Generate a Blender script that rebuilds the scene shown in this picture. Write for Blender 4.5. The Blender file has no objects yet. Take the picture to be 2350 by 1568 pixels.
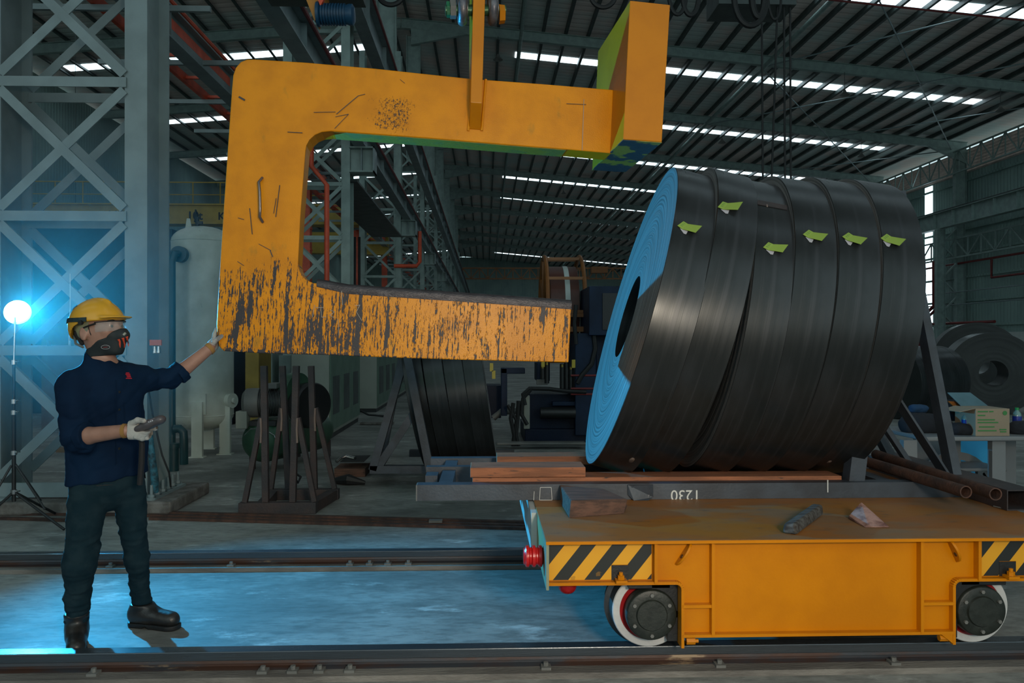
import bpy, math, random
import numpy as np
from mathutils import Vector, Matrix

# ------------------------------------------------------------------ camera, sky, lights
S = bpy.context.scene
COL = S.collection
PI = math.pi
EYE, F, VPX, HY = 1.53, 1800.0, 1115.0, 784.0
YAW = math.atan((1175.0 - VPX) / F)
cam_d = bpy.data.cameras.new('camera')
cam = bpy.data.objects.new('camera', cam_d)
COL.objects.link(cam)
cam.location = (0, 0, EYE)
cam.rotation_euler = (PI / 2, 0, -YAW)
cam_d.sensor_width = 36.0
cam_d.lens = F / 2350 * 36
cam_d.clip_end = 600
S.camera = cam

w = bpy.data.worlds.new('world')
S.world = w
w.use_nodes = True
w.node_tree.nodes['Background'].inputs[0].default_value = (0.42, 0.56, 0.58, 1)
w.node_tree.nodes['Background'].inputs[1].default_value = 1.15

S.view_settings.view_transform = 'Standard'
S.view_settings.look = 'None'
S.view_settings.gamma = 1
S.view_settings.use_curve_mapping = False
S.view_settings.exposure = 0.4


def light(name, typ, loc, energy, color, aim=None, **kw):
    d = bpy.data.lights.new(name, typ)
    d.energy = energy
    d.color = color
    for k, v in kw.items():
        setattr(d, k, v)
    o = bpy.data.objects.new(name, d)
    COL.objects.link(o)
    o.location = loc
    if aim is not None:
        o.rotation_euler = (Vector(aim) - Vector(loc)).to_track_quat('-Z', 'Y').to_euler()
    return o


# studio flash with a soft reflector, standing right of the camera
light('front_flash', 'AREA', (1.05, -0.9, 2.1), 36, (1.0, 0.83, 0.64), (0.5, 4.3, 1.1), shape='DISK', size=0.6, spread=math.radians(105))
# cyan gelled strobe on the stand behind the worker (its head is modelled below)
STROBE = Vector((-3.83, 6.55, 1.77))
light('strobe_flash', 'SPOT', STROBE + Vector((.08, -.10, -.02)), 1250, (0.02, 0.50, 1.0), STROBE + Vector((1, -.85, -.02)),
      spot_size=math.radians(104), spot_blend=1.0, shadow_soft_size=0.04)


# ------------------------------------------------------------------ geometry helpers
def at(px, py, Y):
    """photo pixel -> world point on the plane y=Y"""
    a = (px - 1175.0) / F
    c, s = math.cos(YAW), math.sin(YAW)
    X = Y * (a * c + s) / (c - a * s)
    zc = X * s + Y * c
    return Vector((X, Y, EYE - (py - HY) / F * zc))


def ray(px, py):
    p = at(px, py, 1.0)
    return (p - Vector((0, 0, EYE)))


def on_plane(px, py, P, n):
    d = ray(px, py)
    o = Vector((0, 0, EYE))
    return o + d * ((P - o).dot(n) / d.dot(n))


WM = {}


def tag(o, label=None, cat=None, group=None, kind=None):
    if label: o['label'] = label
    if cat: o['category'] = cat
    if group: o['group'] = group
    if kind: o['kind'] = kind
    return o


def T(name, label, cat, loc=(0, 0, 0), mat=None, group=None, kind=None):
    o = bpy.data.objects.new(name, None)
    COL.objects.link(o)
    o.empty_display_size = .1
    M = mat if mat is not None else Matrix.Translation(Vector(loc))
    o.matrix_world = M
    WM[o.name] = M.copy()
    return tag(o, label, cat, group, kind)


class MB:
    def __init__(s):
        s.v, s.f = [], []

    def add(s, vs, fs):
        b = len(s.v)
        s.v += [Vector(p) for p in vs]
        s.f += [[i + b for i in f] for f in fs]
        return s

    def box(s, a, b):
        x0, y0, z0 = a
        x1, y1, z1 = b
        if x0 > x1: x0, x1 = x1, x0
        if y0 > y1: y0, y1 = y1, y0
        if z0 > z1: z0, z1 = z1, z0
        return s.add([(x0, y0, z0), (x1, y0, z0), (x1, y1, z0), (x0, y1, z0), (x0, y0, z1), (x1, y0, z1), (x1, y1, z1), (x0, y1, z1)],
                     [(0, 3, 2, 1), (4, 5, 6, 7), (0, 1, 5, 4), (1, 2, 6, 5), (2, 3, 7, 6), (3, 0, 4, 7)])

    def cbox(s, c, d):
        c, d = Vector(c), Vector(d) / 2
        return s.box(c - d, c + d)

    def frame(s, p0, p1, up):
        p0, p1 = Vector(p0), Vector(p1)
        d = (p1 - p0).normalized()
        u = Vector(up)
        if abs(d.dot(u.normalized())) > .98: u = Vector((1, 0, 0)) if abs(d.x) < .9 else Vector((0, 1, 0))
        r = d.cross(u).normalized()
        return p0, p1, r, r.cross(d).normalized()

    def sect(s, p0, p1, pts, up=(0, 0, 1), caps=True):
        """sweep a closed 2-D section (right, up) from p0 to p1"""
        p0, p1, r, u = s.frame(p0, p1, up)
        n = len(pts)
        vs = [p0 + r * a + u * b for a, b in pts] + [p1 + r * a + u * b for a, b in pts]
        fs = [(i, (i + 1) % n, n + (i + 1) % n, n + i) for i in range(n)]
        if caps: fs += [tuple(range(n - 1, -1, -1)), tuple(range(n, 2 * n))]
        return s.add(vs, fs)

    def bar(s, p0, p1, wd, ht, up=(0, 0, 1)):
        a, b = wd / 2, ht / 2
        return s.sect(p0, p1, [(-a, -b), (a, -b), (a, b), (-a, b)], up)

    def ibeam(s, p0, p1, wd, ht, t=.02, up=(0, 0, 1)):
        a, b, c = wd / 2, ht / 2, t / 2
        p0, p1, r, u = s.frame(p0, p1, up)
        s.bar(p0 + u * (b - t / 2), p1 + u * (b - t / 2), wd, t, up)
        s.bar(p0 - u * (b - t / 2), p1 - u * (b - t / 2), wd, t, up)
        return s.bar(p0, p1, t, ht - 2 * t, up)

    def angle(s, p0, p1, wd, t=.01, up=(0, 0, 1), side=1):
        a = wd / 2
        return s.sect(p0, p1, [(-a, -a), (a, -a), (a, -a + t), (-a + t, -a + t), (-a + t, a), (-a, a)] if side > 0 else
                      [(-a, -a), (a, -a), (a, a), (a - t, a), (a - t, -a + t), (-a, -a + t)], up)

    def hollow(s, p0, p1, wd, ht, t, up=(0, 0, 1)):
        """open-ended square tube"""
        p0, p1, r, u = s.frame(p0, p1, up)
        a, b = wd / 2, ht / 2
        o = [(-a, -b), (a, -b), (a, b), (-a, b)]
        i = [(-a + t, -b + t), (a - t, -b + t), (a - t, b - t), (-a + t, b - t)]
        vs = [p + r * x + u * y for p in (p0, p1) for x, y in o + i]
        fs = []
        for k in range(4):
            j = (k + 1) % 4
            fs += [(k, j, 8 + j, 8 + k), (4 + j, 4 + k, 12 + k, 12 + j), (j, k, 4 + k, 4 + j), (8 + k, 8 + j, 12 + j, 12 + k)]
        return s.add(vs, fs)

    def tube(s, p0, p1, r0, r1=None, n=16, caps=True):
        r1 = r0 if r1 is None else r1
        p0, p1, r, u = s.frame(p0, p1, (0, 0, 1))
        ang = [2 * PI * i / n for i in range(n)]
        vs = [p0 + (r * math.cos(a) + u * math.sin(a)) * r0 for a in ang] + [p1 + (r * math.cos(a) + u * math.sin(a)) * r1 for a in ang]
        fs = [(i, (i + 1) % n, n + (i + 1) % n, n + i) for i in range(n)]
        if caps: fs += [tuple(range(n - 1, -1, -1)), tuple(range(n, 2 * n))]
        return s.add(vs, fs)

    def path(s, pts, rad, n=10, closed=False):
        pts = [Vector(p) for p in pts]
        m = len(pts)
        rad = rad if isinstance(rad, (list, tuple)) else [rad] * m
        vs, fs = [], []
        prev = None
        for i, p in enumerate(pts):
            a = pts[(i - 1) % m] if (closed or i > 0) else p
            b = pts[(i + 1) % m] if (closed or i < m - 1) else p
            d = (b - a).normalized()
            u = prev if prev is not None else (Vector((0, 0, 1)) if abs(d.z) < .9 else Vector((1, 0, 0)))
            r = d.cross(u).normalized()
            u = r.cross(d).normalized()
            prev = u
            vs += [p + (r * math.cos(2 * PI * k / n) + u * math.sin(2 * PI * k / n)) * rad[i] for k in range(n)]
        for i in range(m if closed else m - 1):
            for k in range(n):
                j = (i + 1) % m
                fs.append((i * n + k, i * n + (k + 1) % n, j * n + (k + 1) % n, j * n + k))
        if not closed: fs += [tuple(range(n - 1, -1, -1)), tuple(range((m - 1) * n, m * n))]
        return s.add(vs, fs)

    def lathe(s, prof, M=None, n=48, close=True):
        """prof = [(r, h)], turned about local z, then placed by M"""
        M = M or Matrix()
        m = len(prof)
        vs = [M @ Vector((r * math.cos(2 * PI * k / n), r * math.sin(2 * PI * k / n), h)) for r, h in prof for k in range(n)]
        fs = [(i * n + k, i * n + (k + 1) % n, (i + 1) * n + (k + 1) % n, (i + 1) * n + k) for i in range(m - 1) for k in range(n)]
        if close: fs += [tuple(range(n - 1, -1, -1)), tuple(range((m - 1) * n, m * n))]
        return s.add(vs, fs)

    def prism(s, pts, d):
        """extrude a planar 3-D outline by vector d"""
        pts = [Vector(p) for p in pts]
        n = len(pts)
        d = Vector(d)
        return s.add(pts + [p + d for p in pts], [tuple(range(n - 1, -1, -1)), tuple(range(n, 2 * n))] +
                     [(i, (i + 1) % n, n + (i + 1) % n, n + i) for i in range(n)])

    def quad(s, *p):
        return s.add(p, [tuple(range(len(p)))])

    def build(s, name, m, parent=None, local=False, smooth=False, bevel=0, seg=2, **tg):
        vs = s.v
        lo = None
        if parent is not None:
            M = WM[parent.name]
            if not local:
                Mi = M.inverted()
                vs = [Mi @ v for v in vs]
        else:
            M = Matrix()
            if not local:
                xs = [v.x for v in vs]; ys = [v.y for v in vs]; zs = [v.z for v in vs]
                c = Vector(((min(xs) + max(xs)) / 2, (min(ys) + max(ys)) / 2, min(zs)))
                vs = [v - c for v in vs]
                M = Matrix.Translation(c)
        me = bpy.data.meshes.new(name)
        me.from_pydata([tuple(v) for v in vs], [], s.f)
        me.validate()
        me.update()
        me.materials.append(m)
        o = bpy.data.objects.new(name, me)
        COL.objects.link(o)
        if parent is not None:
            o.parent = parent
        else:
            o.matrix_world = M
        WM[o.name] = M.copy()
        if smooth:
            me.polygons.foreach_set('use_smooth', [True] * len(me.polygons))
            if smooth != 'all':
                try:
                    me.set_sharp_from_angle(angle=math.radians(38))
                except Exception:
                    pass
        if bevel:
            b = o.modifiers.new('bevel', 'BEVEL')
            b.width = bevel
            b.segments = seg
            b.limit_method = 'ANGLE'
            b.angle_limit = math.radians(35)
        tag(o, tg.get('label'), tg.get('cat'), tg.get('group'), tg.get('kind'))
        return o


def text(s, size, m, M, parent, name='lettering', ext=.002, bold=False, align='CENTER'):
    c = bpy.data.curves.new(name, 'FONT')
    c.body = s
    c.size = size
    c.extrude = ext
    c.align_x = align
    c.align_y = 'CENTER'
    if bold: c.offset = size * .022
    c.materials.append(m)
    o = bpy.data.objects.new(name, c)
    COL.objects.link(o)
    bpy.context.view_layer.update()
    me = bpy.data.meshes.new_from_object(o.evaluated_get(bpy.context.evaluated_depsgraph_get()))
    bpy.data.objects.remove(o)
    q = bpy.data.objects.new(name, me)
    COL.objects.link(q)
    q.parent = parent
    q.matrix_local = WM[parent.name].inverted() @ M
    WM[q.name] = M
    if not me.materials: me.materials.append(m)
    return q


def copy_tree(o, parent=None, M=None):
    c = o.copy()
    COL.objects.link(c)
    if parent is not None: c.parent = parent
    if M is not None:
        c.matrix_world = M
        WM[c.name] = M.copy()
    for ch in list(o.children):
        copy_tree(ch, c)
    return c


# ------------------------------------------------------------------ materials
def nd(nt, typ, **kw):
    n = nt.nodes.new(typ)
    for k, v in kw.items():
        if k.startswith('_'):
            setattr(n, k[1:], v)
            continue
        k2 = k.replace('_', ' ')
        sock = n.inputs[k2] if not k2.isdigit() and k2 in n.inputs else n.inputs[int(k2[1:])] if k2[0] == 'i' and k2[1:].isdigit() else n.inputs[k2]
        if isinstance(v, bpy.types.NodeSocket):
            nt.links.new(v, sock)
        else:
            sock.default_value = v
    return n


def ma(nt, op, a, b=0.0, c=0.0):
    return nd(nt, 'ShaderNodeMath', _operation=op, i0=a, i1=b, i2=c).outputs[0]


def sm(nt, x, lo, hi):
    return nd(nt, 'ShaderNodeMapRange', _interpolation_type='SMOOTHSTEP', i0=x, i1=lo, i2=hi, i3=0.0, i4=1.0).outputs[0]


def mixc(nt, f, a, b):
    n = nt.nodes.new('ShaderNodeMix')
    n.data_type = 'RGBA'
    for s_, v in ((n.inputs[0], f), (n.inputs[6], a), (n.inputs[7], b)):
        if isinstance(v, bpy.types.NodeSocket): nt.links.new(v, s_)
        else: s_.default_value = v if not isinstance(v, tuple) or len(v) == 4 else (*v, 1)
    return n.outputs[2]


def noise(nt, co, scale, detail=4, sx=1, sy=1, sz=1, rough=.55):
    mp = nd(nt, 'ShaderNodeMapping', Vector=co, Scale=(sx, sy, sz)).outputs[0]
    return nd(nt, 'ShaderNodeTexNoise', Vector=mp, Scale=scale, Detail=float(detail), Roughness=rough).outputs[0]


def srgb(r, g, b):
    f = lambda c: (c / 255 / 12.92) if c / 255 <= .04045 else ((c / 255 + .055) / 1.055) ** 2.4
    return (f(r), f(g), f(b))


def new_mat(name):
    m = bpy.data.materials.new(name)
    m.use_nodes = True
    nt = m.node_tree
    b = nt.nodes['Principled BSDF']
    co = nt.nodes.new('ShaderNodeTexCoord').outputs['Object']
    return m, nt, b, co


def pbr(name, col, rough=.5, metal=0.0, var=.25, scale=3.0, bump=.15, bscale=60.0, st=(1, 1, 1), col2=None, thr=(.35, .65), spec=.5,
        rvar=.1, col3=None, thr3=(.6, .68), scale3=12.0):
    m, nt, b, co = new_mat(name)
    n1 = noise(nt, co, scale, 5, *st)
    c2 = col2 or tuple(c * (1 - var) for c in col)
    c = mixc(nt, sm(nt, n1, *thr), (*col, 1), (*c2, 1))
    if col3:
        n3 = noise(nt, co, scale3, 6, *st)
        c = mixc(nt, sm(nt, n3, *thr3), c, (*col3, 1))
    nt.links.new(c, b.inputs['Base Color'])
    n2 = noise(nt, co, bscale, 3, *st)
    if bump:
        bp = nd(nt, 'ShaderNodeBump', Strength=bump, Distance=.01, Height=n2)
        nt.links.new(bp.outputs[0], b.inputs['Normal'])
    r = ma(nt, 'MULTIPLY_ADD', n1, rvar * 2, rough - rvar)
    nt.links.new(r, b.inputs['Roughness'])
    b.inputs['Metallic'].default_value = metal
    b.inputs['Specular IOR Level'].default_value = spec
    return m


def emis(name, col, st, base=(.8, .8, .8)):
    m, nt, b, co = new_mat(name)
    b.inputs['Base Color'].default_value = (*base, 1)
    b.inputs['Emission Color'].default_value = (*col, 1)
    b.inputs['Emission Strength'].default_value = st
    return m


MT = {}
MT['steel_grey'] = pbr('grey_structural_paint', (.20, .255, .265), .45, var=.18, bump=.05)
MT['steel_green'] = pbr('hall_steel_paint', (.26, .345, .325), .5, var=.2, bump=.03)
MT['steel_dark'] = pbr('dark_steel_paint', (.045, .06, .058), .5)
MT['cladding'] = None
MT['red_paint'] = pbr('red_orange_paint', (.75, .09, .03), .45, var=.3)
MT['pipe_red'] = pbr('dark_red_pipe_paint', (.20, .02, .02), .45)
MT['rust'] = pbr('rusty_steel', (.085, .036, .022), .75, col2=(.035, .018, .014), scale=9, bump=.4)
MT['rust_dark'] = pbr('dark_rusty_steel', (.05, .03, .027), .65, col2=(.028, .024, .026), scale=5, bump=.3)
MT['stand'] = pbr('blue_grey_mill_steel', (.046, .058, .075), .5, col2=(.026, .03, .038), scale=4, bump=.12)
MT['white_tank'] = pbr('white_tank_paint', (.52, .56, .50), .3, col2=(.40, .43, .37), scale=2.5, bump=.03, col3=(.12, .12, .10), thr3=(.66, .74), scale3=5)
MT['teal_pipe'] = pbr('dark_teal_pipe', (.01, .055, .065), .4)
MT['comp_green'] = pbr('green_machine_paint', (.035, .10, .055), .45, col2=(.02, .06, .035))
MT['cast_grey'] = pbr('cast_grey_metal', (.16, .16, .15), .5)
MT['cab_grey'] = pbr('cabinet_paint', (.27, .29, .25), .45, var=.1, bump=.02)
MT['cab_green'] = pbr('cabinet_door_paint', (.10, .17, .125), .45, var=.1, bump=.02)
MT['blue_mach'] = pbr('blue_machine_paint', (.004, .018, .05), .5, var=.35, spec=.25)
MT['blue_deep'] = pbr('dark_blue_machine_paint', (.003, .010, .03), .5, spec=.25)
MT['black'] = pbr('black_paint', (.012, .013, .014), .45)
MT['rubber'] = pbr('black_rubber', (.008, .009, .01), .6)
MT['orange_paint'] = pbr('orange_frame_paint', (.24, .085, .015), .5)
MT['timber'] = pbr('sawn_timber', (.33, .115, .05), .8, col2=(.20, .075, .035), st=(1, 8, 8), scale=4, bump=.3, col3=(.04, .03, .025), thr3=(.62, .7))
MT['timber_old'] = pbr('weathered_timber', (.15, .075, .05), .85, col2=(.07, .04, .03), st=(1, 9, 9), scale=5, bump=.6)
MT['timber_grey'] = pbr('greyed_timber', (.10, .10, .095), .85, col2=(.03, .022, .018), st=(2, 9, 9), scale=5, bump=.6)
MT['timber_pink'] = pbr('fresh_split_wood', (.36, .20, .16), .8, col2=(.12, .045, .035), st=(3, 3, 9), scale=4, bump=.5)
MT['chrome'] = pbr('bright_metal', (.55, .55, .55), .25, metal=1, var=.1, bump=0)
MT['yellow_crane'] = pbr('overhead_crane_yellow', (.42, .28, .03), .5, var=.15)
MT['letter_black'] = pbr('black_lettering', (.012, .014, .016), .6, var=0, bump=0)
MT['letter_red'] = pbr('dark_red_lettering', (.14, .02, .015), .6, var=0, bump=0)
MT['letter_white'] = pbr('chalk_white', (.6, .6, .58), .8, var=0, bump=0)
MT['red_gloss'] = pbr('red_buffer_rubber', (.62, .012, .012), .3, var=.2)
MT['conc_block'] = pbr('rough_concrete', (.19, .175, .16), .85, col2=(.10, .09, .08), scale=8, bump=.7, bscale=30)
MT['white_wall'] = pbr('pale_painted_wall', (.5, .55, .53), .7, var=.08)
MT['strobe_blue_board'] = pbr('strobe_blue_panel', (.03, .40, .75), .6, var=.05, bump=0)  # blue strobe light falling on the panel is put into its base colour
MT['plastic_grey'] = pbr('grey_plastic', (.21, .215, .22), .45, var=.05, bump=0)
MT['card'] = pbr('cardboard', (.33, .26, .18), .8, var=.1)
MT['green_print'] = pbr('green_print', (.05, .22, .06), .7, var=0, bump=0)
MT['cloth_dark'] = pbr('dark_cloth', (.012, .014, .02), .9)
MT['cloth_blue'] = pbr('blue_bag_fabric', (.01, .05, .12), .85)
MT['cloth_orange'] = pbr('orange_trim', (.45, .16, .03), .7)
MT['sky_strip'] = emis('daylit_translucent_sheet', (.66, .85, .93), 3.0)
MT['sky_strip_cyan'] = emis('cyan_tinted_daylit_sheet', (.10, .62, .66), .8)
MT['lamp_white'] = emis('strobe_face', (.35, .85, 1.0), 45)
MT['small_lamp'] = emis('lit_lamp_glass', (.7, .9, 1.0), 3)

# galvanised sheet with ribs for roof and wall cladding
def sheet_mat(name, c1, c2, axis, period, rough=.6, metal=.0):
    m, nt, b, co = new_mat(name)
    sp = nd(nt, 'ShaderNodeSeparateXYZ', Vector=co)
    x = sp.outputs[axis]
    wv = ma(nt, 'FRACT', ma(nt, 'DIVIDE', x, period))
    rib = ma(nt, 'PINGPONG', wv, .5)
    bp = nd(nt, 'ShaderNodeBump', Strength=.8, Distance=.03, Height=sm(nt, rib, .1, .25))
    n1 = noise(nt, co, .35, 4, 1, 1, 1)
    c = mixc(nt, sm(nt, n1, .4, .62), (*c1, 1), (*c2, 1))
    nt.links.new(c, b.inputs['Base Color'])
    nt.links.new(bp.outputs[0], b.inputs['Normal'])
    b.inputs['Roughness'].default_value = rough
    b.inputs['Metallic'].default_value = metal
    return m
MT['roof'] = sheet_mat('ribbed_roof_sheet', (.56, .63, .61), (.72, .60, .56), 1, .5)  # pinkish second tone puts reflected spots into the sheet colour
MT['cladding'] = sheet_mat('ribbed_wall_sheet', (.25, .36, .33), (.20, .30, .28), 1, .3, .6, 0)
MT['cladding_x'] = sheet_mat('ribbed_end_wall_sheet', (.25, .36, .33), (.20, .30, .28), 0, .3, .5, 0)


def floor_mat():
    m, nt, b, co = new_mat('worn_concrete_floor')
    n1 = noise(nt, co, 1.1, 9, .9, 1.3, 1, .66)
    n2 = noise(nt, co, 2.6, 9, .75, 1.5, 1, .70)
    n3 = noise(nt, co, 18, 7, .5, 1.6, 1, .65)
    c = mixc(nt, sm(nt, n1, .38, .62), (.15, .155, .145, 1), (.29, .295, .275, 1))
    c = mixc(nt, ma(nt, 'MULTIPLY', sm(nt, n2, .57, .72), .8), c, (.60, .61, .58, 1))
    c = mixc(nt, ma(nt, 'MULTIPLY', sm(nt, n3, .42, .66), .45), c, (.07, .07, .065, 1))
    n4 = noise(nt, co, 1.7, 5, .5, 1.2, 1)
    c = mixc(nt, ma(nt, 'MULTIPLY', sm(nt, n4, .60, .70), .5), c, (.06, .055, .05, 1))
    nt.links.new(c, b.inputs['Base Color'])
    r = ma(nt, 'MULTIPLY_ADD', n2, -.25, .80)
    nt.links.new(r, b.inputs['Roughness'])
    bp = nd(nt, 'ShaderNodeBump', Strength=.25, Distance=.01, Height=n3)
    nt.links.new(bp.outputs[0], b.inputs['Normal'])
    return m
MT['floor'] = floor_mat()


def rail_mat():
    m, nt, b, co = new_mat('track_rail_steel')
    n1 = noise(nt, co, 2.2, 7, 1, 4, 4, .6)
    n2 = noise(nt, co, 1.1, 7, 1.6, 5, 5, .6)
    c = mixc(nt, sm(nt, n1, .4, .6), (.045, .05, .06, 1), (.07, .035, .025, 1))
    c = mixc(nt, sm(nt, n2, .62, .68), c, (.30, .21, .13, 1))
    c = mixc(nt, sm(nt, n2, .30, .36), (.012, .011, .011, 1), c)
    nt.links.new(c, b.inputs['Base Color'])
    b.inputs['Roughness'].default_value = .5
    b.inputs['Metallic'].default_value = .2
    bp = nd(nt, 'ShaderNodeBump', Strength=.3, Distance=.005, Height=noise(nt, co, 40, 4, .4, 1, 1))
    nt.links.new(bp.outputs[0], b.inputs['Normal'])
    return m
MT['rail'] = rail_mat()
MT['rail_head'] = pbr('polished_rail_head', (.10, .115, .13), .28, metal=.7, var=.3, bump=.1, st=(.2, 3, 3))
MT['rail_plate'] = pbr('grouted_sole_plate', (.20, .185, .165), .7, col2=(.11, .10, .09), scale=4, bump=.5, st=(.6, 2, 2), bscale=40)


def hook_mat():
    """yellow paint scored down to dark steel, worst along the lower arm"""
    m, nt, b, co = new_mat('scored_yellow_paint')
    sp = nd(nt, 'ShaderNodeSeparateXYZ', Vector=co)
    x, z = sp.outputs[0], sp.outputs[2]
    fine = noise(nt, co, 90, 5, 1, 1, .35, .7)
    a = noise(nt, co, 1.0, 5, 25, 1, 2.3, .62)
    a2 = noise(nt, co, 1.0, 5, 85, 1, 8.0, .62)
    a3 = noise(nt, co, 1.0, 4, 150, 1, 22.0, .6)
    big = noise(nt, co, 2.6, 3)
    low = ma(nt, 'SUBTRACT', 1.0, sm(nt, z, .36, .66))           # 1 on the lower arm
    mid = ma(nt, 'SUBTRACT', 1.0, sm(nt, z, .55, 1.1))
    left = ma(nt, 'SUBTRACT', 1.0, sm(nt, x, .5, 1.2))
    foot = ma(nt, 'SUBTRACT', 1.0, sm(nt, z, .0, .34))
    amt = ma(nt, 'ADD', ma(nt, 'MULTIPLY', low, ma(nt, 'ADD', ma(nt, 'MULTIPLY', left, .035), .104)), ma(nt, 'MULTIPLY', mid, .062))
    amt = ma(nt, 'ADD', amt, ma(nt, 'MULTIPLY', ma(nt, 'SUBTRACT', big, .5), .28))
    amt = ma(nt, 'ADD', amt, ma(nt, 'MULTIPLY', foot, .015))
    fz = ma(nt, 'SUBTRACT', fine, .5)
    s1 = ma(nt, 'ADD', ma(nt, 'ADD', a, amt), ma(nt, 'MULTIPLY', fz, .38))
    s2 = ma(nt, 'ADD', ma(nt, 'ADD', a2, amt), ma(nt, 'MULTIPLY', fz, .50))
    s3 = ma(nt, 'ADD', ma(nt, 'ADD', a3, amt), ma(nt, 'MULTIPLY', fz, .40))
    k = ma(nt, 'MAXIMUM', sm(nt, s1, .742, .768), sm(nt, s2, .755, .785))
    k = ma(nt, 'MAXIMUM', k, sm(nt, s3, .80, .83))
    # rubbed patch high on the arm
    wob = ma(nt, 'MULTIPLY', ma(nt, 'SUBTRACT', noise(nt, co, 4, 4), .5), .35)
    dx = ma(nt, 'ABSOLUTE', ma(nt, 'ADD', ma(nt, 'SUBTRACT', x, .86), wob))
    dz = ma(nt, 'ABSOLUTE', ma(nt, 'SUBTRACT', z, 1.43))
    box_ = ma(nt, 'MULTIPLY', ma(nt, 'SUBTRACT', 1.0, sm(nt, dx, .03, .20)), ma(nt, 'SUBTRACT', 1.0, sm(nt, dz, .06, .15)))
    sp2 = noise(nt, co, 60, 6, 1.3, 1, .8, .85)
    k = ma(nt, 'MAXIMUM', k, sm(nt, ma(nt, 'ADD', sp2, ma(nt, 'MULTIPLY', box_, .15)), .66, .685))
    # chipped bottom edge
    edge = ma(nt, 'SUBTRACT', 1.0, sm(nt, z, .0, .05))
    k = ma(nt, 'MAXIMUM', k, sm(nt, ma(nt, 'ADD', ma(nt, 'MULTIPLY', edge, .30), noise(nt, co, 30, 5, 2, 1, 1, .7)), .72, .76))
    y = mixc(nt, sm(nt, noise(nt, co, 5, 6), .35, .68), (.70, .25, .001, 1), (.58, .20, .001, 1))
    y = mixc(nt, ma(nt, 'MULTIPLY', sm(nt, noise(nt, co, 9, 4, 1, 1, .5), .60, .72), .45), y, (.26, .16, .02, 1))
    c = mixc(nt, k, y, (.042, .038, .042, 1))
    nt.links.new(c, b.inputs['Base Color'])
    nt.links.new(ma(nt, 'MULTIPLY_ADD', k, .08, .34), b.inputs['Roughness'])
    b.inputs['Specular IOR Level'].default_value = .22
    h = ma(nt, 'ADD', ma(nt, 'MULTIPLY', k, -.6), ma(nt, 'MULTIPLY', noise(nt, co, 130, 3), .5))
    bp = nd(nt, 'ShaderNodeBump', Strength=.45, Distance=.004, Height=h)
    nt.links.new(bp.outputs[0], b.inputs['Normal'])
    return m
MT['hook'] = hook_mat()


def yellow_paint(name, chips=.70, c1=(.56, .19, .001), c2=(.49, .16, .001), rough=.33):
    m, nt, b, co = new_mat(name)
    y = mixc(nt, sm(nt, noise(nt, co, 3, 5), .35, .65), (*c1, 1), (*c2, 1))
    k = sm(nt, noise(nt, co, 38, 6, 1, 1, 1, .75), chips, chips + .02)
    c = mixc(nt, k, y, (.05, .04, .035, 1))
    nt.links.new(c, b.inputs['Base Color'])
    b.inputs['Roughness'].default_value = rough
    b.inputs['Specular IOR Level'].default_value = .25
    bp = nd(nt, 'ShaderNodeBump', Strength=.15, Distance=.004, Height=noise(nt, co, 60, 3))
    nt.links.new(bp.outputs[0], b.inputs['Normal'])
    return m
MT['yellow'] = yellow_paint('cart_yellow_paint', .80)
MT['yellow_chip'] = yellow_paint('chipped_yellow_paint', .715)
MT['shaded_yellow'] = pbr('scuffed_shaded_olive', (.30, .20, .008), .6, col2=(.22, .17, .02), scale=9, thr=(.48, .56), bump=.3)  # yellow plate's underside shade mixed into an olive tone


def stripe_mat():
    m, nt, b, co = new_mat('black_and_yellow_hazard_paint')
    sp = nd(nt, 'ShaderNodeSeparateXYZ', Vector=co)
    u = ma(nt, 'ADD', ma(nt, 'SUBTRACT', sp.outputs[0], ma(nt, 'MULTIPLY', sp.outputs[2], .80)), 3.0 + .052)
    fr = ma(nt, 'FRACT', ma(nt, 'DIVIDE', u, .1425))
    k = sm(nt, fr, .505, .512)
    c = mixc(nt, k, (.66, .31, .012, 1), (.018, .02, .018, 1))
    k2 = sm(nt, noise(nt, co, 14, 4), .66, .69)
    c = mixc(nt, ma(nt, 'MULTIPLY', k2, .5), c, (.25, .12, .01, 1))
    nt.links.new(c, b.inputs['Base Color'])
    b.inputs['Roughness'].default_value = .38
    return m
MT['stripe'] = stripe_mat()


def deck_mat():
    m, nt, b, co = new_mat('scuffed_brown_deck_plate')
    sp = nd(nt, 'ShaderNodeSeparateXYZ', Vector=co)
    n1 = noise(nt, co, 2.2, 7, .8, 1.6, 1, .6)
    n2 = noise(nt, co, 14, 6, .5, 1.5, 1, .65)
    c = mixc(nt, sm(nt, n1, .42, .58), (.30, .11, .02, 1), (.23, .125, .06, 1))
    # clean-edged worn diamonds where the stand has stood
    u = ma(nt, 'ADD', sp.outputs[0], ma(nt, 'MULTIPLY', sp.outputs[1], 1.9))
    v = ma(nt, 'SUBTRACT', sp.outputs[0], ma(nt, 'MULTIPLY', sp.outputs[1], 2.4))
    d = ma(nt, 'MULTIPLY', ma(nt, 'GREATER_THAN', ma(nt, 'FRACT', ma(nt, 'MULTIPLY', u, .62)), .5), ma(nt, 'GREATER_THAN', ma(nt, 'FRACT', ma(nt, 'MULTIPLY', v, .47)), .42))
    c = mixc(nt, ma(nt, 'MULTIPLY', d, .55), c, (.32, .13, .012, 1))
    c = mixc(nt, ma(nt, 'MULTIPLY', sm(nt, n2, .55, .72), .6), c, (.075, .06, .045, 1))
    nt.links.new(c, b.inputs['Base Color'])
    b.inputs['Roughness'].default_value = .5
    bp = nd(nt, 'ShaderNodeBump', Strength=.2, Distance=.005, Height=n2)
    nt.links.new(bp.outputs[0], b.inputs['Normal'])
    return m
MT['deck'] = deck_mat()


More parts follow.
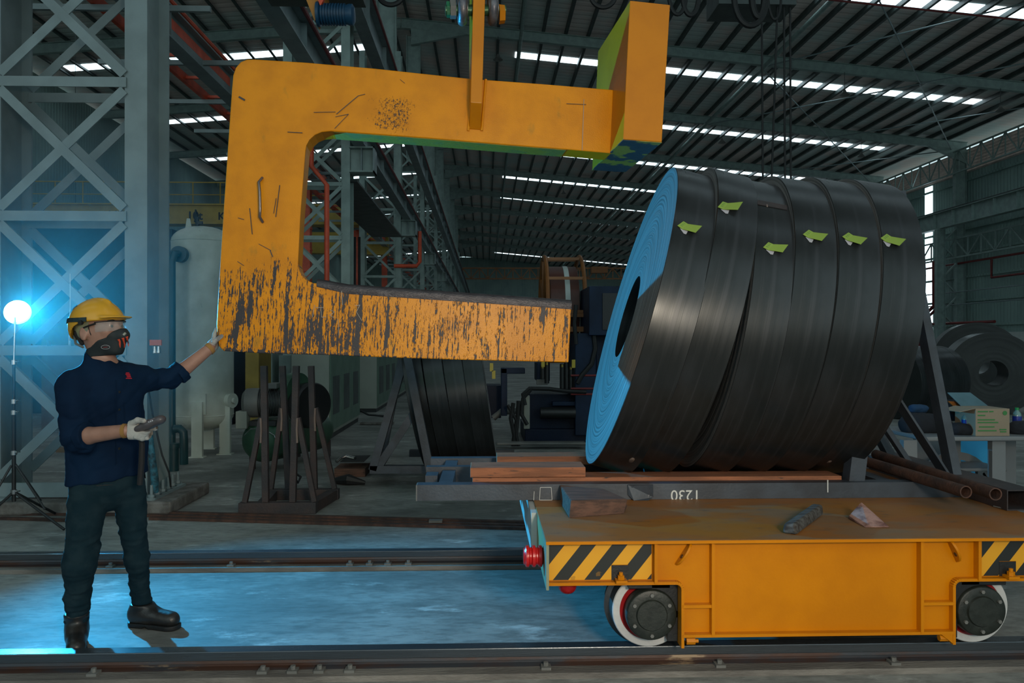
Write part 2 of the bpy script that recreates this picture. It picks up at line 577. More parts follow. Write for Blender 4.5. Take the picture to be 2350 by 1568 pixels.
def coil_mats():
    m, nt, b, co = new_mat('dark_rolled_strip_steel')
    sp = nd(nt, 'ShaderNodeSeparateXYZ', Vector=co)
    line = noise(nt, co, 1.0, 4, .6, .6, 34)
    cloud = noise(nt, co, 1.6, 5, 1, 1, 2)
    c = mixc(nt, sm(nt, cloud, .35, .68), (.018, .021, .022, 1), (.034, .038, .042, 1))
    c = mixc(nt, ma(nt, 'MULTIPLY', sm(nt, line, .50, .66), .45), c, (.05, .053, .06, 1))
    nt.links.new(c, b.inputs['Base Color'])
    nt.links.new(ma(nt, 'ADD', ma(nt, 'MULTIPLY', line, .22), .20), b.inputs['Roughness'])
    b.inputs['Metallic'].default_value = .45
    bp = nd(nt, 'ShaderNodeBump', Strength=.08, Distance=.004, Height=line)
    nt.links.new(bp.outputs[0], b.inputs['Normal'])
    m2, nt, b, co = new_mat('slit_strip_edges')
    sp = nd(nt, 'ShaderNodeSeparateXYZ', Vector=co)
    r = ma(nt, 'SQRT', ma(nt, 'ADD', ma(nt, 'POWER', sp.outputs[0], 2.0), ma(nt, 'POWER', sp.outputs[1], 2.0)))
    cv = nd(nt, 'ShaderNodeCombineXYZ', X=ma(nt, 'MULTIPLY', r, 75.0)).outputs[0]
    ln = nd(nt, 'ShaderNodeTexNoise', Vector=cv, Scale=1.0, Detail=3.0).outputs[0]
    cv2 = nd(nt, 'ShaderNodeCombineXYZ', X=ma(nt, 'MULTIPLY', r, 260.0)).outputs[0]
    ln2 = nd(nt, 'ShaderNodeTexNoise', Vector=cv2, Scale=1.0, Detail=1.0).outputs[0]
    h = ma(nt, 'ADD', ln, ma(nt, 'MULTIPLY', ln2, .5))
    c = mixc(nt, sm(nt, h, .55, .9), (.11, .11, .11, 1), (.30, .30, .30, 1))
    nt.links.new(c, b.inputs['Base Color'])
    b.inputs['Roughness'].default_value = .45
    b.inputs['Metallic'].default_value = .3
    bp = nd(nt, 'ShaderNodeBump', Strength=.7, Distance=.006, Height=h)
    nt.links.new(bp.outputs[0], b.inputs['Normal'])
    return m, m2
MT['coil'], MT['coil_face'] = coil_mats()

# ------------------------------------------------------------------ signed-distance modelling for soft bodies
def surface_nets(fn, lo, hi, h):
    lo = np.array(lo, float); hi = np.array(hi, float)
    n = np.ceil((hi - lo) / h).astype(int) + 1
    g = [lo[i] + h * np.arange(n[i]) for i in range(3)]
    X, Y, Z = np.meshgrid(*g, indexing='ij')
    f = fn(np.stack([X, Y, Z], -1).reshape(-1, 3)).reshape(X.shape)
    sgn = f < 0
    acc = np.zeros((n[0] - 1, n[1] - 1, n[2] - 1, 3)); cnt = np.zeros((n[0] - 1, n[1] - 1, n[2] - 1))
    for ax in range(3):
        o1, o2 = [a for a in range(3) if a != ax]
        for i in (0, 1):
            for j in (0, 1):
                sl0 = [None] * 3; sl1 = [None] * 3
                sl0[ax] = slice(0, -1); sl1[ax] = slice(1, None)
                for o_, k in ((o1, i), (o2, j)):
                    s_ = slice(k, n[o_] - 1 + k)
                    sl0[o_] = s_; sl1[o_] = s_
                a = f[tuple(sl0)]; b = f[tuple(sl1)]
                m = (a < 0) != (b < 0)
                t = np.where(m, a / np.where(m, a - b, 1), 0)
                off = np.zeros(a.shape + (3,))
                off[..., ax] = t; off[..., o1] = i; off[..., o2] = j
                acc += off * m[..., None]; cnt += m
    act = cnt > 0
    idx = -np.ones(act.shape, int); idx[act] = np.arange(act.sum())
    base = np.argwhere(act)
    verts = lo + h * (base + acc[act] / cnt[act][:, None])
    faces = []
    for ax in range(3):
        o1, o2 = (ax + 1) % 3, (ax + 2) % 3
        s0 = [slice(None)] * 3; s1 = [slice(None)] * 3
        s0[ax] = slice(0, -1); s1[ax] = slice(1, None)
        ch = sgn[tuple(s0)] != sgn[tuple(s1)]
        E = np.argwhere(ch)
        E = E[(E[:, o1] > 0) & (E[:, o2] > 0) & (E[:, o1] < n[o1] - 1) & (E[:, o2] < n[o2] - 1)]
        q = []
        for d1, d2 in ((1, 1), (0, 1), (0, 0), (1, 0)):
            c = E.copy(); c[:, o1] -= d1; c[:, o2] -= d2
            q.append(idx[c[:, 0], c[:, 1], c[:, 2]])
        q = np.stack(q, 1)
        inside = sgn[E[:, 0], E[:, 1], E[:, 2]]
        q[~inside] = q[~inside][:, ::-1]
        faces.append(q)
    faces = np.concatenate(faces)
    faces = faces[(faces >= 0).all(1)]
    return verts, faces


def sd_cap(p, a, b, r0, r1, fd=None, fs=1.0):
    """tapered capsule; fd/fs squash its section along direction fd"""
    a = np.array(a, float); b = np.array(b, float)
    ab = b - a
    t = np.clip(((p - a) @ ab) / max(ab @ ab, 1e-9), 0, 1)
    d = p - (a + t[:, None] * ab)
    if fd is not None:
        fd = np.array(fd, float); fd /= np.linalg.norm(fd)
        k = d @ fd
        d = d + (k * (1 / fs - 1))[:, None] * fd
        return (np.linalg.norm(d, axis=1) - (r0 + (r1 - r0) * t)) * min(1, (fs + 1) / 2)
    return np.linalg.norm(d, axis=1) - (r0 + (r1 - r0) * t)


def sd_ell(p, c, r, R=None):
    d = p - np.array(c, float)
    if R is not None: d = d @ np.array(R)          # columns of R are the local axes
    r = np.array(r, float)
    k0 = np.linalg.norm(d / r, axis=1)
    k1 = np.linalg.norm(d / r ** 2, axis=1)
    return k0 * (k0 - 1) / np.maximum(k1, 1e-9)


def smin(a, b, k):
    h = np.clip(.5 + .5 * (b - a) / k, 0, 1)
    return b * (1 - h) + a * h - k * h * (1 - h)


def smax(a, b, k):
    return -smin(-a, -b, k)


def union(p, prims, k=.03):
    d = None
    for q in prims:
        kk = k
        if q[0] == 'c': v = sd_cap(p, *q[1:])
        elif q[0] == 'e': v = sd_ell(p, *q[1:])
        elif q[0] == 'k': kk = q[1]; q = q[2]; v = sd_cap(p, *q[1:]) if q[0] == 'c' else sd_ell(p, *q[1:])
        d = v if d is None else smin(d, v, kk)
    return d


def folds(p, freq, amp, seed=0):
    """soft cloth creases"""
    r = np.random.RandomState(seed)
    s = np.zeros(len(p))
    for i in range(7):
        k = r.normal(size=3) * freq * (1 + .35 * i)
        w_ = r.normal(size=3) * freq * .5
        s += np.sin(p @ k + 1.6 * np.sin(p @ w_ + r.rand() * 6) + r.rand() * 6) / (1 + .35 * i)
    s = s / 3
    return amp * (1 - np.abs(s)) * 1.0 - amp * .5


def sdf_build(name, fn, lo, hi, h, m, parent, **kw):
    v, f = surface_nets(fn, lo, hi, h)
    b = MB()
    b.v = [Vector(x) for x in v]
    b.f = [list(map(int, q)) for q in f]
    return b.build(name, m, parent, smooth='all', **kw)

ORD = ['nearest', 'second', 'third', 'fourth', 'fifth', 'sixth', 'seventh', 'eighth', 'ninth', 'tenth', 'eleventh', 'twelfth', 'thirteenth']
# ------------------------------------------------------------------ the hall
BAY = 10.6
COLY = [7.2 + BAY * i for i in range(12)]
RIDGE_X, SL = -4.2, .09
def roof_z(x): return EYE + 15.4 - SL * x if x >= RIDGE_X else EYE + 15.4 - SL * RIDGE_X - .085 * (RIDGE_X - x)
XR, XL, YF = 31.0, -24.0, 150.0

MB().box((-60, -14, -.3), (60, 170, 0)).build('floor', MT['floor'], kind='structure')
zr = roof_z(RIDGE_X)
MB().prism([(RIDGE_X, -10, zr + .45), (XR + 1.2, -10, roof_z(XR + 1.2) + .45), (XR + 1.2, -10, roof_z(XR + 1.2) + .50), (RIDGE_X, -10, zr + .51),
            (XL - 1, -10, roof_z(XL - 1) + .50), (XL - 1, -10, roof_z(XL - 1) + .45)], (0, YF + 10, 0)).build('ceiling', MT['roof'], kind='structure')
MB().box((XL - 1, YF, 0), (XR + 1, YF + .2, zr + .3)).build('wall_back', MT['cladding_x'], kind='structure')
b = MB().box((XR, -10, 1.9), (XR + .12, YF, roof_z(XR) - 1.75))
for k in range(7): b.bar((XR - .05, -10, 2.6 + 1.55 * k), (XR - .05, YF, 2.6 + 1.55 * k), .12, .14)
b.build('wall_right', MT['cladding'], kind='structure')
MB().box((XR - .1, -10, 0), (XR + .2, YF, 2.1)).build('baseboard_right', MT['white_wall'], kind='structure')
b = MB()
for k in range(8):
    zz = roof_z(XR) - 1.75 + .2 * k
    b.sect((XR + .1, -10, zz), (XR + .1, YF, zz), [(-.1, .12), (-.09, .13), (.11, -.10), (.10, -.11)])
b.build('trim_louvre_right', pbr('weathered_louvre_blades', (.62, .52, .48), .6), kind='structure')
MB().box((XL - .2, -10, 0), (XL, YF, roof_z(XL) + .2)).build('wall_left', MT['cladding'], kind='structure')

# daylit strips across the roof, one per bay
wn = 1
for k in range(14):
    yc = 32.3 - BAY * 3 + BAY * k
    if yc > 148: break
    wd = .82
    for side, xa, xb in (('r', 1.6, XR - 3.2), ('l', -22.5, -6.2)):
        za, zb = roof_z(xa) + .44, roof_z(xb) + .44
        m = MT['sky_strip']
        MB().prism([(xa, yc - wd / 2, za), (xb, yc - wd / 2, zb), (xb, yc + wd / 2, zb), (xa, yc + wd / 2, za)], (0, 0, -.012)).build('window_%d' % wn, m, kind='structure')
        wn += 1
# tall translucent strips in the right wall
for yy in (52.3 + 1.6, 52.3 - BAY * 2 + .6, 52.3 + BAY * 2 + 1.5):
    MB().box((XR - .03, yy - .45, 2.2), (XR + .02, yy + .45, roof_z(XR) - 1.8)).build('window_%d' % wn, MT['sky_strip'], kind='structure')
    wn += 1

# rafters
for i, yc in enumerate(COLY):
    z0 = -.02
    e = T('roof_rafter', ('grey-green steel roof rafter spanning the hall, %s of those in view' % ORD[i - 3]) if i > 2 else ('grey-green steel roof rafter above the foreground, out of frame, %s row' % ORD[i]), 'rafter', (RIDGE_X, yc, zr), group='steel rafters under the roof')
    b = MB()
    b.ibeam((RIDGE_X, yc, zr + z0), (XR, yc, roof_z(XR) + z0), .26, .5, .025)
    b.prism([(XR, yc - .11, roof_z(XR) - .25), (XR - 2.6, yc - .11, roof_z(XR - 2.6) - .25), (XR, yc - .11, roof_z(XR) - 1.2)], (0, .22, 0))
    b.prism([(-3.7, yc - .11, zr - .3), (-.9, yc - .11, roof_z(-.9) - .25), (-3.7, yc - .11, zr - 1.1)], (0, .22, 0))
    b.build('right_span', MT['steel_green'], e)
    MB().ibeam((RIDGE_X, yc, zr + z0), (XL, yc, roof_z(XL) + z0), .26, .5, .025).build('left_span', MT['steel_green'], e)

# purlins
b = MB().sect((0, -10, 0), (0, YF, 0), [(-.07, -.11), (.07, -.11), (.07, -.09), (-.05, -.09), (-.05, .11), (-.07, .11)])
pur = None
xs = [RIDGE_X + .35 + 1.12 * k for k in range(32)] + [RIDGE_X - .5 - 1.12 * k for k in range(17)]
for x in xs:
    if x > XR - .2: continue
    loc = Matrix.Translation((x, 0, roof_z(x) + .34))
    if pur is None:
        pur = b.build('roof_purlin', MT['steel_dark'], local=True, label='dark cold-formed purlin running the length of the roof', cat='purlin', group='roof purlins')
        pur.matrix_world = loc
    else:
        copy_tree(pur, M=loc)

# longitudinal tie pipes under the rafters, rods and cables between them
def pipe(name, pts, r, m, label, cat, group=None, n=10):
    return MB().path(pts, r, n).build(name, m, smooth=True, label=label, cat=cat, group=group)
pipe('tie_pipe', [(13.9, 0, roof_z(13.9) - .42), (13.9, YF, roof_z(13.9) - .42)], .11, MT['steel_green'], 'thick pale tie pipe running diagonally up the picture under the rafters', 'pipe')
pipe('tie_pipe', [(1.7, 20, roof_z(1.7) - .5), (1.7, YF, roof_z(1.7) - .5)], .09, MT['steel_green'], 'slim grey tie pipe beside the left ends of the skylight strips', 'pipe')
for x, zd in ((10, .72), (20, .70)):
    pipe('sprinkler_pipe', [(-3, 10.5 + x, roof_z(-3) - zd), (XR, 10.5 + x, roof_z(XR) - zd)], .035, MT['pipe_red'], 'thin dark red sprinkler pipe crossing below the roof, %s of two' % ('nearer' if x == 10 else 'farther'), 'pipe')
bi = 0
for (x0, y0, x1, y1) in ((13.9, 39.1, 22, 49.6), (22, 39.1, 13.9, 49.6), (22, 39.1, 30, 49.6), (30, 39.1, 22, 49.6), (22, 49.7, 30, 60.2), (30, 49.7, 22, 60.2), (13.9, 28.5, 22, 39), (22, 28.5, 13.9, 39), (22, 28.5, 30, 39), (30, 28.5, 22, 39)):
    pipe('bracing_rod', [(x0, y0, roof_z(x0) - .35), (x1, y1, roof_z(x1) - .35)], .035, MT['steel_grey'], 'thin pale bracing rod in the %s roof bay, %s panel, slanting %s' % ({28.5: 'nearest', 39.1: 'second', 49.7: 'third'}[y0], 'left' if min(x0, x1) < 20 else 'right', 'right as it recedes' if x1 > x0 else 'left as it recedes'), 'brace', 'diagonal rods between the rafters', 6)
# hanging high-bay lamps
lamp0 = None
k = 0
for x, y in ((8, 39.1), (18, 39.1), (26, 39.1), (5, 49.7), (15, 49.7), (24, 49.7), (10, 60.3), (20, 60.3), (0.6, 39.1), (7, 70.9), (17, 70.9)):
    M_ = Matrix.Translation((x, y - .3, roof_z(x) - 1.35))
    if lamp0 is None:
        lamp0 = T('high_bay_lamp', 'small bell lamp', 'lamp', mat=M_, group='high bay lamps below the rafters')
        MB().tube((0, 0, .2), (0, 0, 1.1), .015, n=6).build('rod', MT['steel_dark'], lamp0, local=True)
        MB().lathe([(.05, .22), (.08, .15), (.10, .08), (.24, -.06), (.23, -.07), (.05, .0)], n=20).build('shade', MT['cast_grey'], lamp0, local=True, smooth=True)
    else:
        lc = copy_tree(lamp0, M=M_)
    (lamp0 if k == 0 else lc)['label'] = 'small unlit bell lamp below the %s rafter in view, %s' % ({39.1: 'nearest', 49.7: 'second', 60.3: 'third', 70.9: 'fourth'}[y], {8: 'second from the left', 18: 'third from the left', 26: 'rightmost', 5: 'left', 15: 'middle', 24: 'right', 10: 'left of two', 20: 'right of two', .6: 'leftmost', 7: 'left of two', 17: 'right of two'}[x])
    k += 1

# right wall columns, crane runway, lattice and pipes
for i, yc in enumerate(COLY[1:9]):
    e = T('wall_column', 'grey-green steel column against the right wall, %s from the front' % ORD[i], 'column', (XR - .4, yc, 0), group='columns along the right wall')
    MB().ibeam((XR - .45, yc, 9.3), (XR - .45, yc, roof_z(XR) - .5), .3, .75, .03, up=(1, 0, 0)).build('upper_shaft', MT['steel_green'], e)
    MB().ibeam((XR - .45, yc, 0), (XR - .45, yc, 9.3), .3, .55, .03, up=(1, 0, 0)).build('wall_chord', MT['steel_green'], e)
    MB().ibeam((XR - 1.75, yc, 0), (XR - 1.75, yc, 8.75), .3, .55, .03, up=(1, 0, 0)).build('crane_chord', MT['steel_green'], e)
    for k in range(7):
        z = 1.2 + 1.1 * k
        p, q = (XR - 1.65, yc, z), (XR - .55, yc, z + 1.1)
        if k % 2: p, q = (XR - .55, yc, z), (XR - 1.65, yc, z + 1.1)
        MB().bar(p, q, .08, .08).build('lacing_bar', MT['steel_green'], e)
e = T('crane_runway_beam', 'deep pale green crane runway beam along the right wall', 'beam', (XR - 1.75, 0, 8.75))
b = MB().ibeam((XR - 1.75, 5, 9.3), (XR - 1.75, YF, 9.3), .45, 1.05, .04)
for y in range(6, 140, 2): b.box((XR - 1.95, y, 8.85), (XR - 1.6, y + .03, 9.75))
b.build('girder', MT['steel_green'], e)
MB().bar((XR - 1.75, 5, 9.9), (XR - 1.75, YF, 9.9), .08, .12).build('rail', MT['steel_dark'], e)
def truss(name, label, cat, P0, P1, ht, n, w, m, group=None):
    P0, P1 = Vector(P0), Vector(P1)
    e = T(name, label, cat, P0, group=group)
    up = Vector((0, 0, ht))
    MB().bar(P0, P1, w, w).build('bottom_chord', m, e)
    MB().bar(P0 + up, P1 + up, w, w).build('top_chord', m, e)
    b = MB()
    for k in range(n):
        a = P0.lerp(P1, k / n); c = P0.lerp(P1, (k + 1) / n)
        b.bar(a, a + up, w * .7, w * .7)
        b.bar(a if k % 2 else a + up, c + up if k % 2 else c, w * .7, w * .7)
    b.build('web_lacing', m, e)
    return e
truss('surge_truss', 'light lattice truss below the runway beam on the right wall', 'truss', (XR - 1.0, 20, 6.9), (XR - 1.0, 105, 6.9), 1.2, 64, .10, MT['steel_green'])
truss('eaves_truss', 'small lattice truss in the eaves louvre gap, right wall', 'truss', (XR - .93, 20, roof_z(XR) - 1.8), (XR - .93, 120, roof_z(XR) - 1.8), 1.35, 90, .09, MT['steel_green'])
pipe('wall_pipe', [(XR - .6, 22, 6.55), (XR - .6, 110, 6.55)], .07, MT['pipe_red'], 'long dark red pipe under the lattice truss on the right wall', 'pipe')
pipe('wall_pipe', [(XR - .4, 22, 5.4), (XR - .4, 46.5, 5.4), (XR - .4, 46.5, 6.5)], .07, MT['pipe_red'], 'lower dark red pipe on the right wall that turns up', 'pipe')
pipe('drop_pipe', [(XR - 1.1, 51.4, 6.9), (XR - 1.1, 51.4, 3.9), (XR - 1.5, 53.2, 2.6), (XR - 1.5, 53.2, 0)], .12, MT['pipe_red'], 'dark red drop pipe with an elbow by the tall light strip, left of its twin', 'pipe')
pipe('drop_pipe', [(XR - 1.1, 50.7, 6.9), (XR - 1.1, 50.7, 3.9), (XR - 1.5, 52.5, 2.6), (XR - 1.5, 52.5, 0)], .10, MT['pipe_red'], 'dark red drop pipe with an elbow beside the lattice column, right of its twin', 'pipe')
pipe('cross_pipe', [(XR - 1.2, 53, 2.7), (XR - 1.2, 45, 2.7)], .09, MT['pipe_red'], 'short level dark red pipe low on the right wall', 'pipe')
for z_ in (4.7, 3.9):
    pipe('wall_rail', [(XR - .9, 20, z_), (XR - .9, 110, z_)], .04, MT['steel_grey'], 'thin pale horizontal rail on the right wall, %s of two' % ('upper' if z_ > 4 else 'lower'), 'rail')
for (ya, za, yb, zb) in ((28.6, 2.2, 36, 6.6), (28.6, 6.6, 36, 2.2), (39.2, 6.8, 30, 4.0), (32, 10.3, 26, 12.3), (26, 11.2, 39, 11.5)):
    pipe('wall_brace', [(XR - .8, ya, za), (XR - .8, yb, zb)], .05, MT['steel_grey'], 'slender diagonal brace on the right wall between columns', 'brace', 'slender braces on the right wall', 6)

# ------------------------------------------------------------------ lattice columns dividing the two halls
def lattice_column(i, yc):
    e = T('lattice_column', 'pale grey laced steel column in the dividing row, %s from the front' % ORD[i], 'column', (-3.8, yc, 0), group='laced columns between the two halls')
    XC = (-3.162, -4.46)
    H = 12.0
    m = MT['steel_grey'] if i == 0 else MT['steel_green']
    z0 = .13 if i == 0 else 0
    for k, xc in enumerate(XC):
        b = MB()
        b.box((xc - .1, yc, z0), (xc + .1, yc + .022, H)).box((xc - .1, yc + .478, z0), (xc + .1, yc + .5, H)).box((xc - .008, yc + .022, z0), (xc + .008, yc + .478, H))
        b.build('chord', m, e, label='right chord' if k == 0 else 'left chord')
    P = 1.21
    zb = .24
    faces = (yc + .0, yc + .5) if i < 2 else (yc,)
    for fi, yf in enumerate(faces):
        xl, xr = XC[1] + .1, XC[0] - .1
        dy = -.012 if fi == 0 else -.022
        n = 9 if i else 6
        for k in range(n):
            z = zb + P * k
            y_ = yf + dy + (.0 if fi == 0 else -.01)
            if k: MB().box((xl - .02, y_ - .006, z - .045), (xr + .02, y_ + .006, z + .045)).box((xl, y_, z + .033), (xr, y_ + .06, z + .045)).build('batten', m, e)
            za, zt = z + .07, z + P - .07
            for s_, (p, q) in enumerate((((xl, y_, za), (xr, y_, zt)), ((xl, y_ - .004, zt), (xr, y_ - .004, za)))):
                b = MB()
                b.bar(p, q, .012, .085)
                o_ = Vector((0, .03, 0)); dz_ = Vector((0, 0, .04))
                b.bar(Vector(p) + o_ + dz_, Vector(q) + o_ + dz_, .06, .008)
                b.build('diagonal_brace', m, e)
    if i == 0:
        MB().box((XC[1] - .12, yc - .02, .13), (XC[0] - .09, yc + .012, .26)).build('base_tie', m, e)
        for xc in XC:
            MB().box((xc - .22, yc - .12, .115), (xc + .22, yc + .6, .14)).build('base_plate', m, e)
    return e
for i, yc in enumerate(COLY[:9]):
    lattice_column(i, yc)
    if i:
        e = T('crane_bracket', 'box bracket carrying the lower crane girder, on the laced column %s from the front' % ORD[i], 'bracket', (-3.1, yc, 5.9), group='crane brackets on the laced columns')
        MB().box((-3.06, yc - .14, 5.33), (-2.5, yc + .3, 5.36)).box((-3.06, yc - .14, 5.87), (-2.5, yc + .3, 5.9)).box((-3.06, yc + .05, 5.36), (-2.52, yc + .08, 5.87)).build('box', MT['steel_green'], e)
        MB().box((-2.53, yc - .14, 5.33), (-2.5, yc + .3, 5.9)).box((-2.8, yc - .12, 5.36), (-2.78, yc + .28, 5.87)).build('end_plate', MT['steel_grey'], e)
        b = MB().ibeam((-3.6, yc + .25, 10.5), (-3.6, yc + .25, roof_z(-3.6) - .5), .3, .7, .03, up=(1, 0, 0))
        b.build('upper_column', MT['steel_green'], label='dark upper column shaft above the laced column %s from the front' % ORD[i], cat='column', group='upper column shafts')

def runway(x, z, ht, wd, label, pr):
    e = T('crane_girder', label, 'beam', (x, 2, z))
    b = MB().ibeam((x, 2, z + ht / 2), (x, YF - 5, z + ht / 2), wd, ht, .025)
    for y in range(3, 100, 3): b.box((x - wd * .4, y, z + .03), (x + wd * .4, y + .015, z + ht - .03))
    b.build('girder', MT['steel_grey'], e)
    MB().bar((x, 2, z + ht + .04), (x, YF - 5, z + ht + .04), .06, .08).build('rail', MT['steel_dark'], e)
    if pr:
        MB().path([(x + wd / 2 + .04, 2, z + ht - .03), (x + wd / 2 + .04, YF - 5, z + ht - .03)], .035, 8).build('conductor_pipe', MT['pipe_red'], e, label='dark red pipe along the top edge')
runway(-2.82, 5.9, .50, .26, 'lower crane girder right of the laced columns, with a dark red pipe', True)
runway(-2.77, 8.57, .84, .30, 'upper crane girder right of the laced columns, with a dark red pipe', True)
runway(-4.85, 6.1, .50, .26, 'crane girder left of the laced columns', False)
runway(-19.8, 6.1, .50, .26, 'far crane girder at the left side of the left hall', False)
# panels on the lower part of the upper aisle: cable tray / walkway in red
e = T('red_walkway', 'red walkway with rungs running along the left of the laced columns', 'walkway', (-5.2, 8, 6.4))
MB().bar((-4.87, 5, 6.43), (-4.87, 80, 6.43), .07, .16).build('inner_stringer', MT['red_paint'], e)
MB().bar((-5.6, 5, 6.43), (-5.6, 80, 6.43), .07, .16).build('outer_stringer', MT['red_paint'], e)
for k in range(46): MB().bar((-5.6, 9 + k * 1.15, 6.43), (-4.87, 9 + k * 1.15, 6.43), .05, .05).build('rung', MT['red_paint'], e)
MB().path([(-4.87, 5, 6.79), (-4.87, 80, 6.79)], .045, 8).build('handrail', MT['red_paint'], e)
for k in range(24): MB().bar((-6.6, 9.2 + k * 2.2, 6.3), (-3.95, 9.2 + k * 2.2, 6.3), .06, .08).build('hanger_bar', MT['steel_grey'], e)
for (yy, zt, wd, lab) in ((24.6, 6.35, .32, 'nearest, left inside the hook opening'), (34.4, 6.35, .30, 'second of three'), (43.6, 6.35, .28, 'third of three')):
    e = T('cable_duct', 'red vertical cable duct dropping from the red walkway, ' + lab, 'duct', (-5.6, yy, 0), group='red ducts below the walkway')
    MB().box((-5.6 - wd / 2, yy - .15, 0), (-5.6 + wd / 2, yy + .15, zt)).build('duct', MT['red_paint'], e)
    b = MB()
    for k in range(9): b.box((-5.6 - wd / 2 - .02, yy - .17, .4 + k * .66), (-5.6 + wd / 2 + .02, yy + .17, .45 + k * .66))
    b.build('joint_flange', MT['red_paint'], e)
pipe('red_pipe', [(-3.42, 17.0, 0), (-3.42, 17.0, 4.9), (-3.75, 17.0, 5.3), (-3.75, 17.0, 6.4)], .055, MT['red_paint'], 'red pipe running down beside the laced column framed by the hook', 'pipe')
pipe('red_pipe', [(-3.3, 28.36, 4.25), (-2.5, 28.36, 4.25), (-2.38, 28.36, 4.4), (-2.38, 28.36, 5.5)], .07, MT['red_paint'], 'red pipe with an upturned end under the lower crane girder', 'pipe')
for k, x in enumerate((-4.75, -4.55, -4.35, -4.2)):
    pipe('cable_drop', [(x, 26.2, 0), (x, 26.2, 5.0)], .045, MT['rubber'], 'black hanging cable in the row between the red ducts', 'cable', 'black cables between the red ducts', 6)
# dark corrugated store roof between the columns
MB().prism([(-2.95, 18.1, 5.25), (-4.0, 18.1, 5.25), (-4.0, 18.1, 5.2), (-2.95, 18.1, 5.2)], (0, 9.6, 0)).build('trim_1', MT['steel_dark'], kind='structure')

# ------------------------------------------------------------------ overhead cranes
e = T('overhead_crane', 'long yellow overhead crane marked 10t in the left hall', 'crane', (-12, 32, 6.2))
MB().box((-19.8, 31.75, 6.3), (-4.85, 32.35, 6.97)).box((-19.8, 31.65, 6.22), (-4.85, 32.45, 6.3)).box((-19.8, 31.65, 6.97), (-4.85, 32.45, 7.03)).build('girder', MT['yellow_crane'], e)
MB().box((-5.2, 31.0, 6.65), (-4.6, 34.2, 7.1)).build('end_carriage', MT['yellow_crane'], e)
b = MB()
for k in range(13): b.tube((-18.5 + k * 1.1, 32.3, 7.0), (-18.5 + k * 1.1, 32.3, 8.0), .025, n=6)
b.tube((-19, 32.3, 8.0), (-5, 32.3, 8.0), .025, n=6).tube((-19, 32.3, 7.5), (-5, 32.3, 7.5), .02, n=6)
b.build('handrail', MT['yellow_crane'], e)
RX = Matrix.Rotation(PI / 2, 4, 'X')
def crane_text(s, px, py, Y, size, m, e, **k):
    p = at(px, py, Y - .012)
    text(s, size, m, Matrix.Translation(p) @ RX, e, **k)
crane_text('HITA', 282, 496, 31.75, .52, MT['letter_black'], e, bold=True)
crane_text('10t', 447, 496, 31.75, .46, MT['letter_black'], e, bold=True)
crane_text('K', 508, 497, 31.75, .42, MT['letter_black'], e, bold=True)
e = T('overhead_crane', 'shorter yellow overhead crane with red lettering, behind the 10t crane', 'crane', (-12, 38, 5.7))
pts = [at(190, 533, 38), at(890, 533, 38), at(890, 585, 38), at(225, 569, 38), at(192, 556, 38)]
MB().prism(pts, (0, .6, 0)).build('girder', MT['yellow_crane'], e)
a, c = at(128, 534, 38), at(188, 552, 38)
MB().box((a.x, 38, c.z), (a.x + .35, 38.5, a.z)).bar(at(128, 541, 38), at(192, 541, 38), .12, .12).box((at(172, 0, 38).x, 38, c.z), (c.x, 38.5, a.z)).build('hoist_trolley', MT['yellow_crane'], e)
crane_text('SHIMIIA', 226, 549, 38, .30, MT['letter_red'], e, bold=True)
crane_text('HOIST CRANE', 226, 557.5, 38, .13, MT['letter_red'], e)
for (px, py) in ((173, 533), (289, 533), (290, 570)):
    p = at(px, py, 34)
    e = T('work_lamp', 'small lit work lamp near the yellow cranes, %s of the three' % {(173, 533): 'leftmost', (289, 533): 'upper right one', (290, 570): 'lowest one'}[(px, py)], 'lamp', p)
    MB().box(p - Vector((.22, .05, .06)), p + Vector((.22, .05, .06))).build('lit_glass', MT['small_lamp'], e)
    MB().tube(p, (p.x, p.y, roof_z(p.x) + .2), .012, n=6).build('rod', MT['steel_dark'], e)
pipe('hoist_hook', [at(449, 482, 31.78), at(449, 485, 31.6), at(449, 500, 31.6), at(447, 508, 31.6), at(453, 512, 31.6)], .035, MT['black'], 'black hoist hook hanging in front of the 10t marking', 'hook')
e = truss('gantry_crane', 'orange lattice crane bridge spanning far down the hall', 'crane', at(1062, 640, 100), at(1520, 640, 100), 1.35, 24, .16, MT['orange_paint'])
MB().box(at(1355, 628, 99), at(1395, 612, 98)).build('cab', MT['orange_paint'], e)

# ------------------------------------------------------------------ left-hall bottom clutter: dark containers behind the column
MB().box(at(95, 1120, 14), at(300, 735, 15)).build('storage_box', pbr('brown_plywood', (.10, .065, .05), .7), label='brown boarded box behind the nearest laced column', cat='box')
MB().box(at(40, 1130, 17), at(560, 585, 22)).build('machine_enclosure', pbr('haze_blue_enclosure', (.006, .03, .05), .6), label='large enclosure far behind the white tank, dark haze blue in its colour', cat='enclosure')  # dark cyan haze over this area is put into the box colour
MB().box(at(128, 1080, 11), at(330, 1015, 11.6)).build('pallet_load', pbr('ochre_sacking', (.17, .09, .03), .8), label='low brown and ochre load on the floor behind the nearest laced column', cat='load')

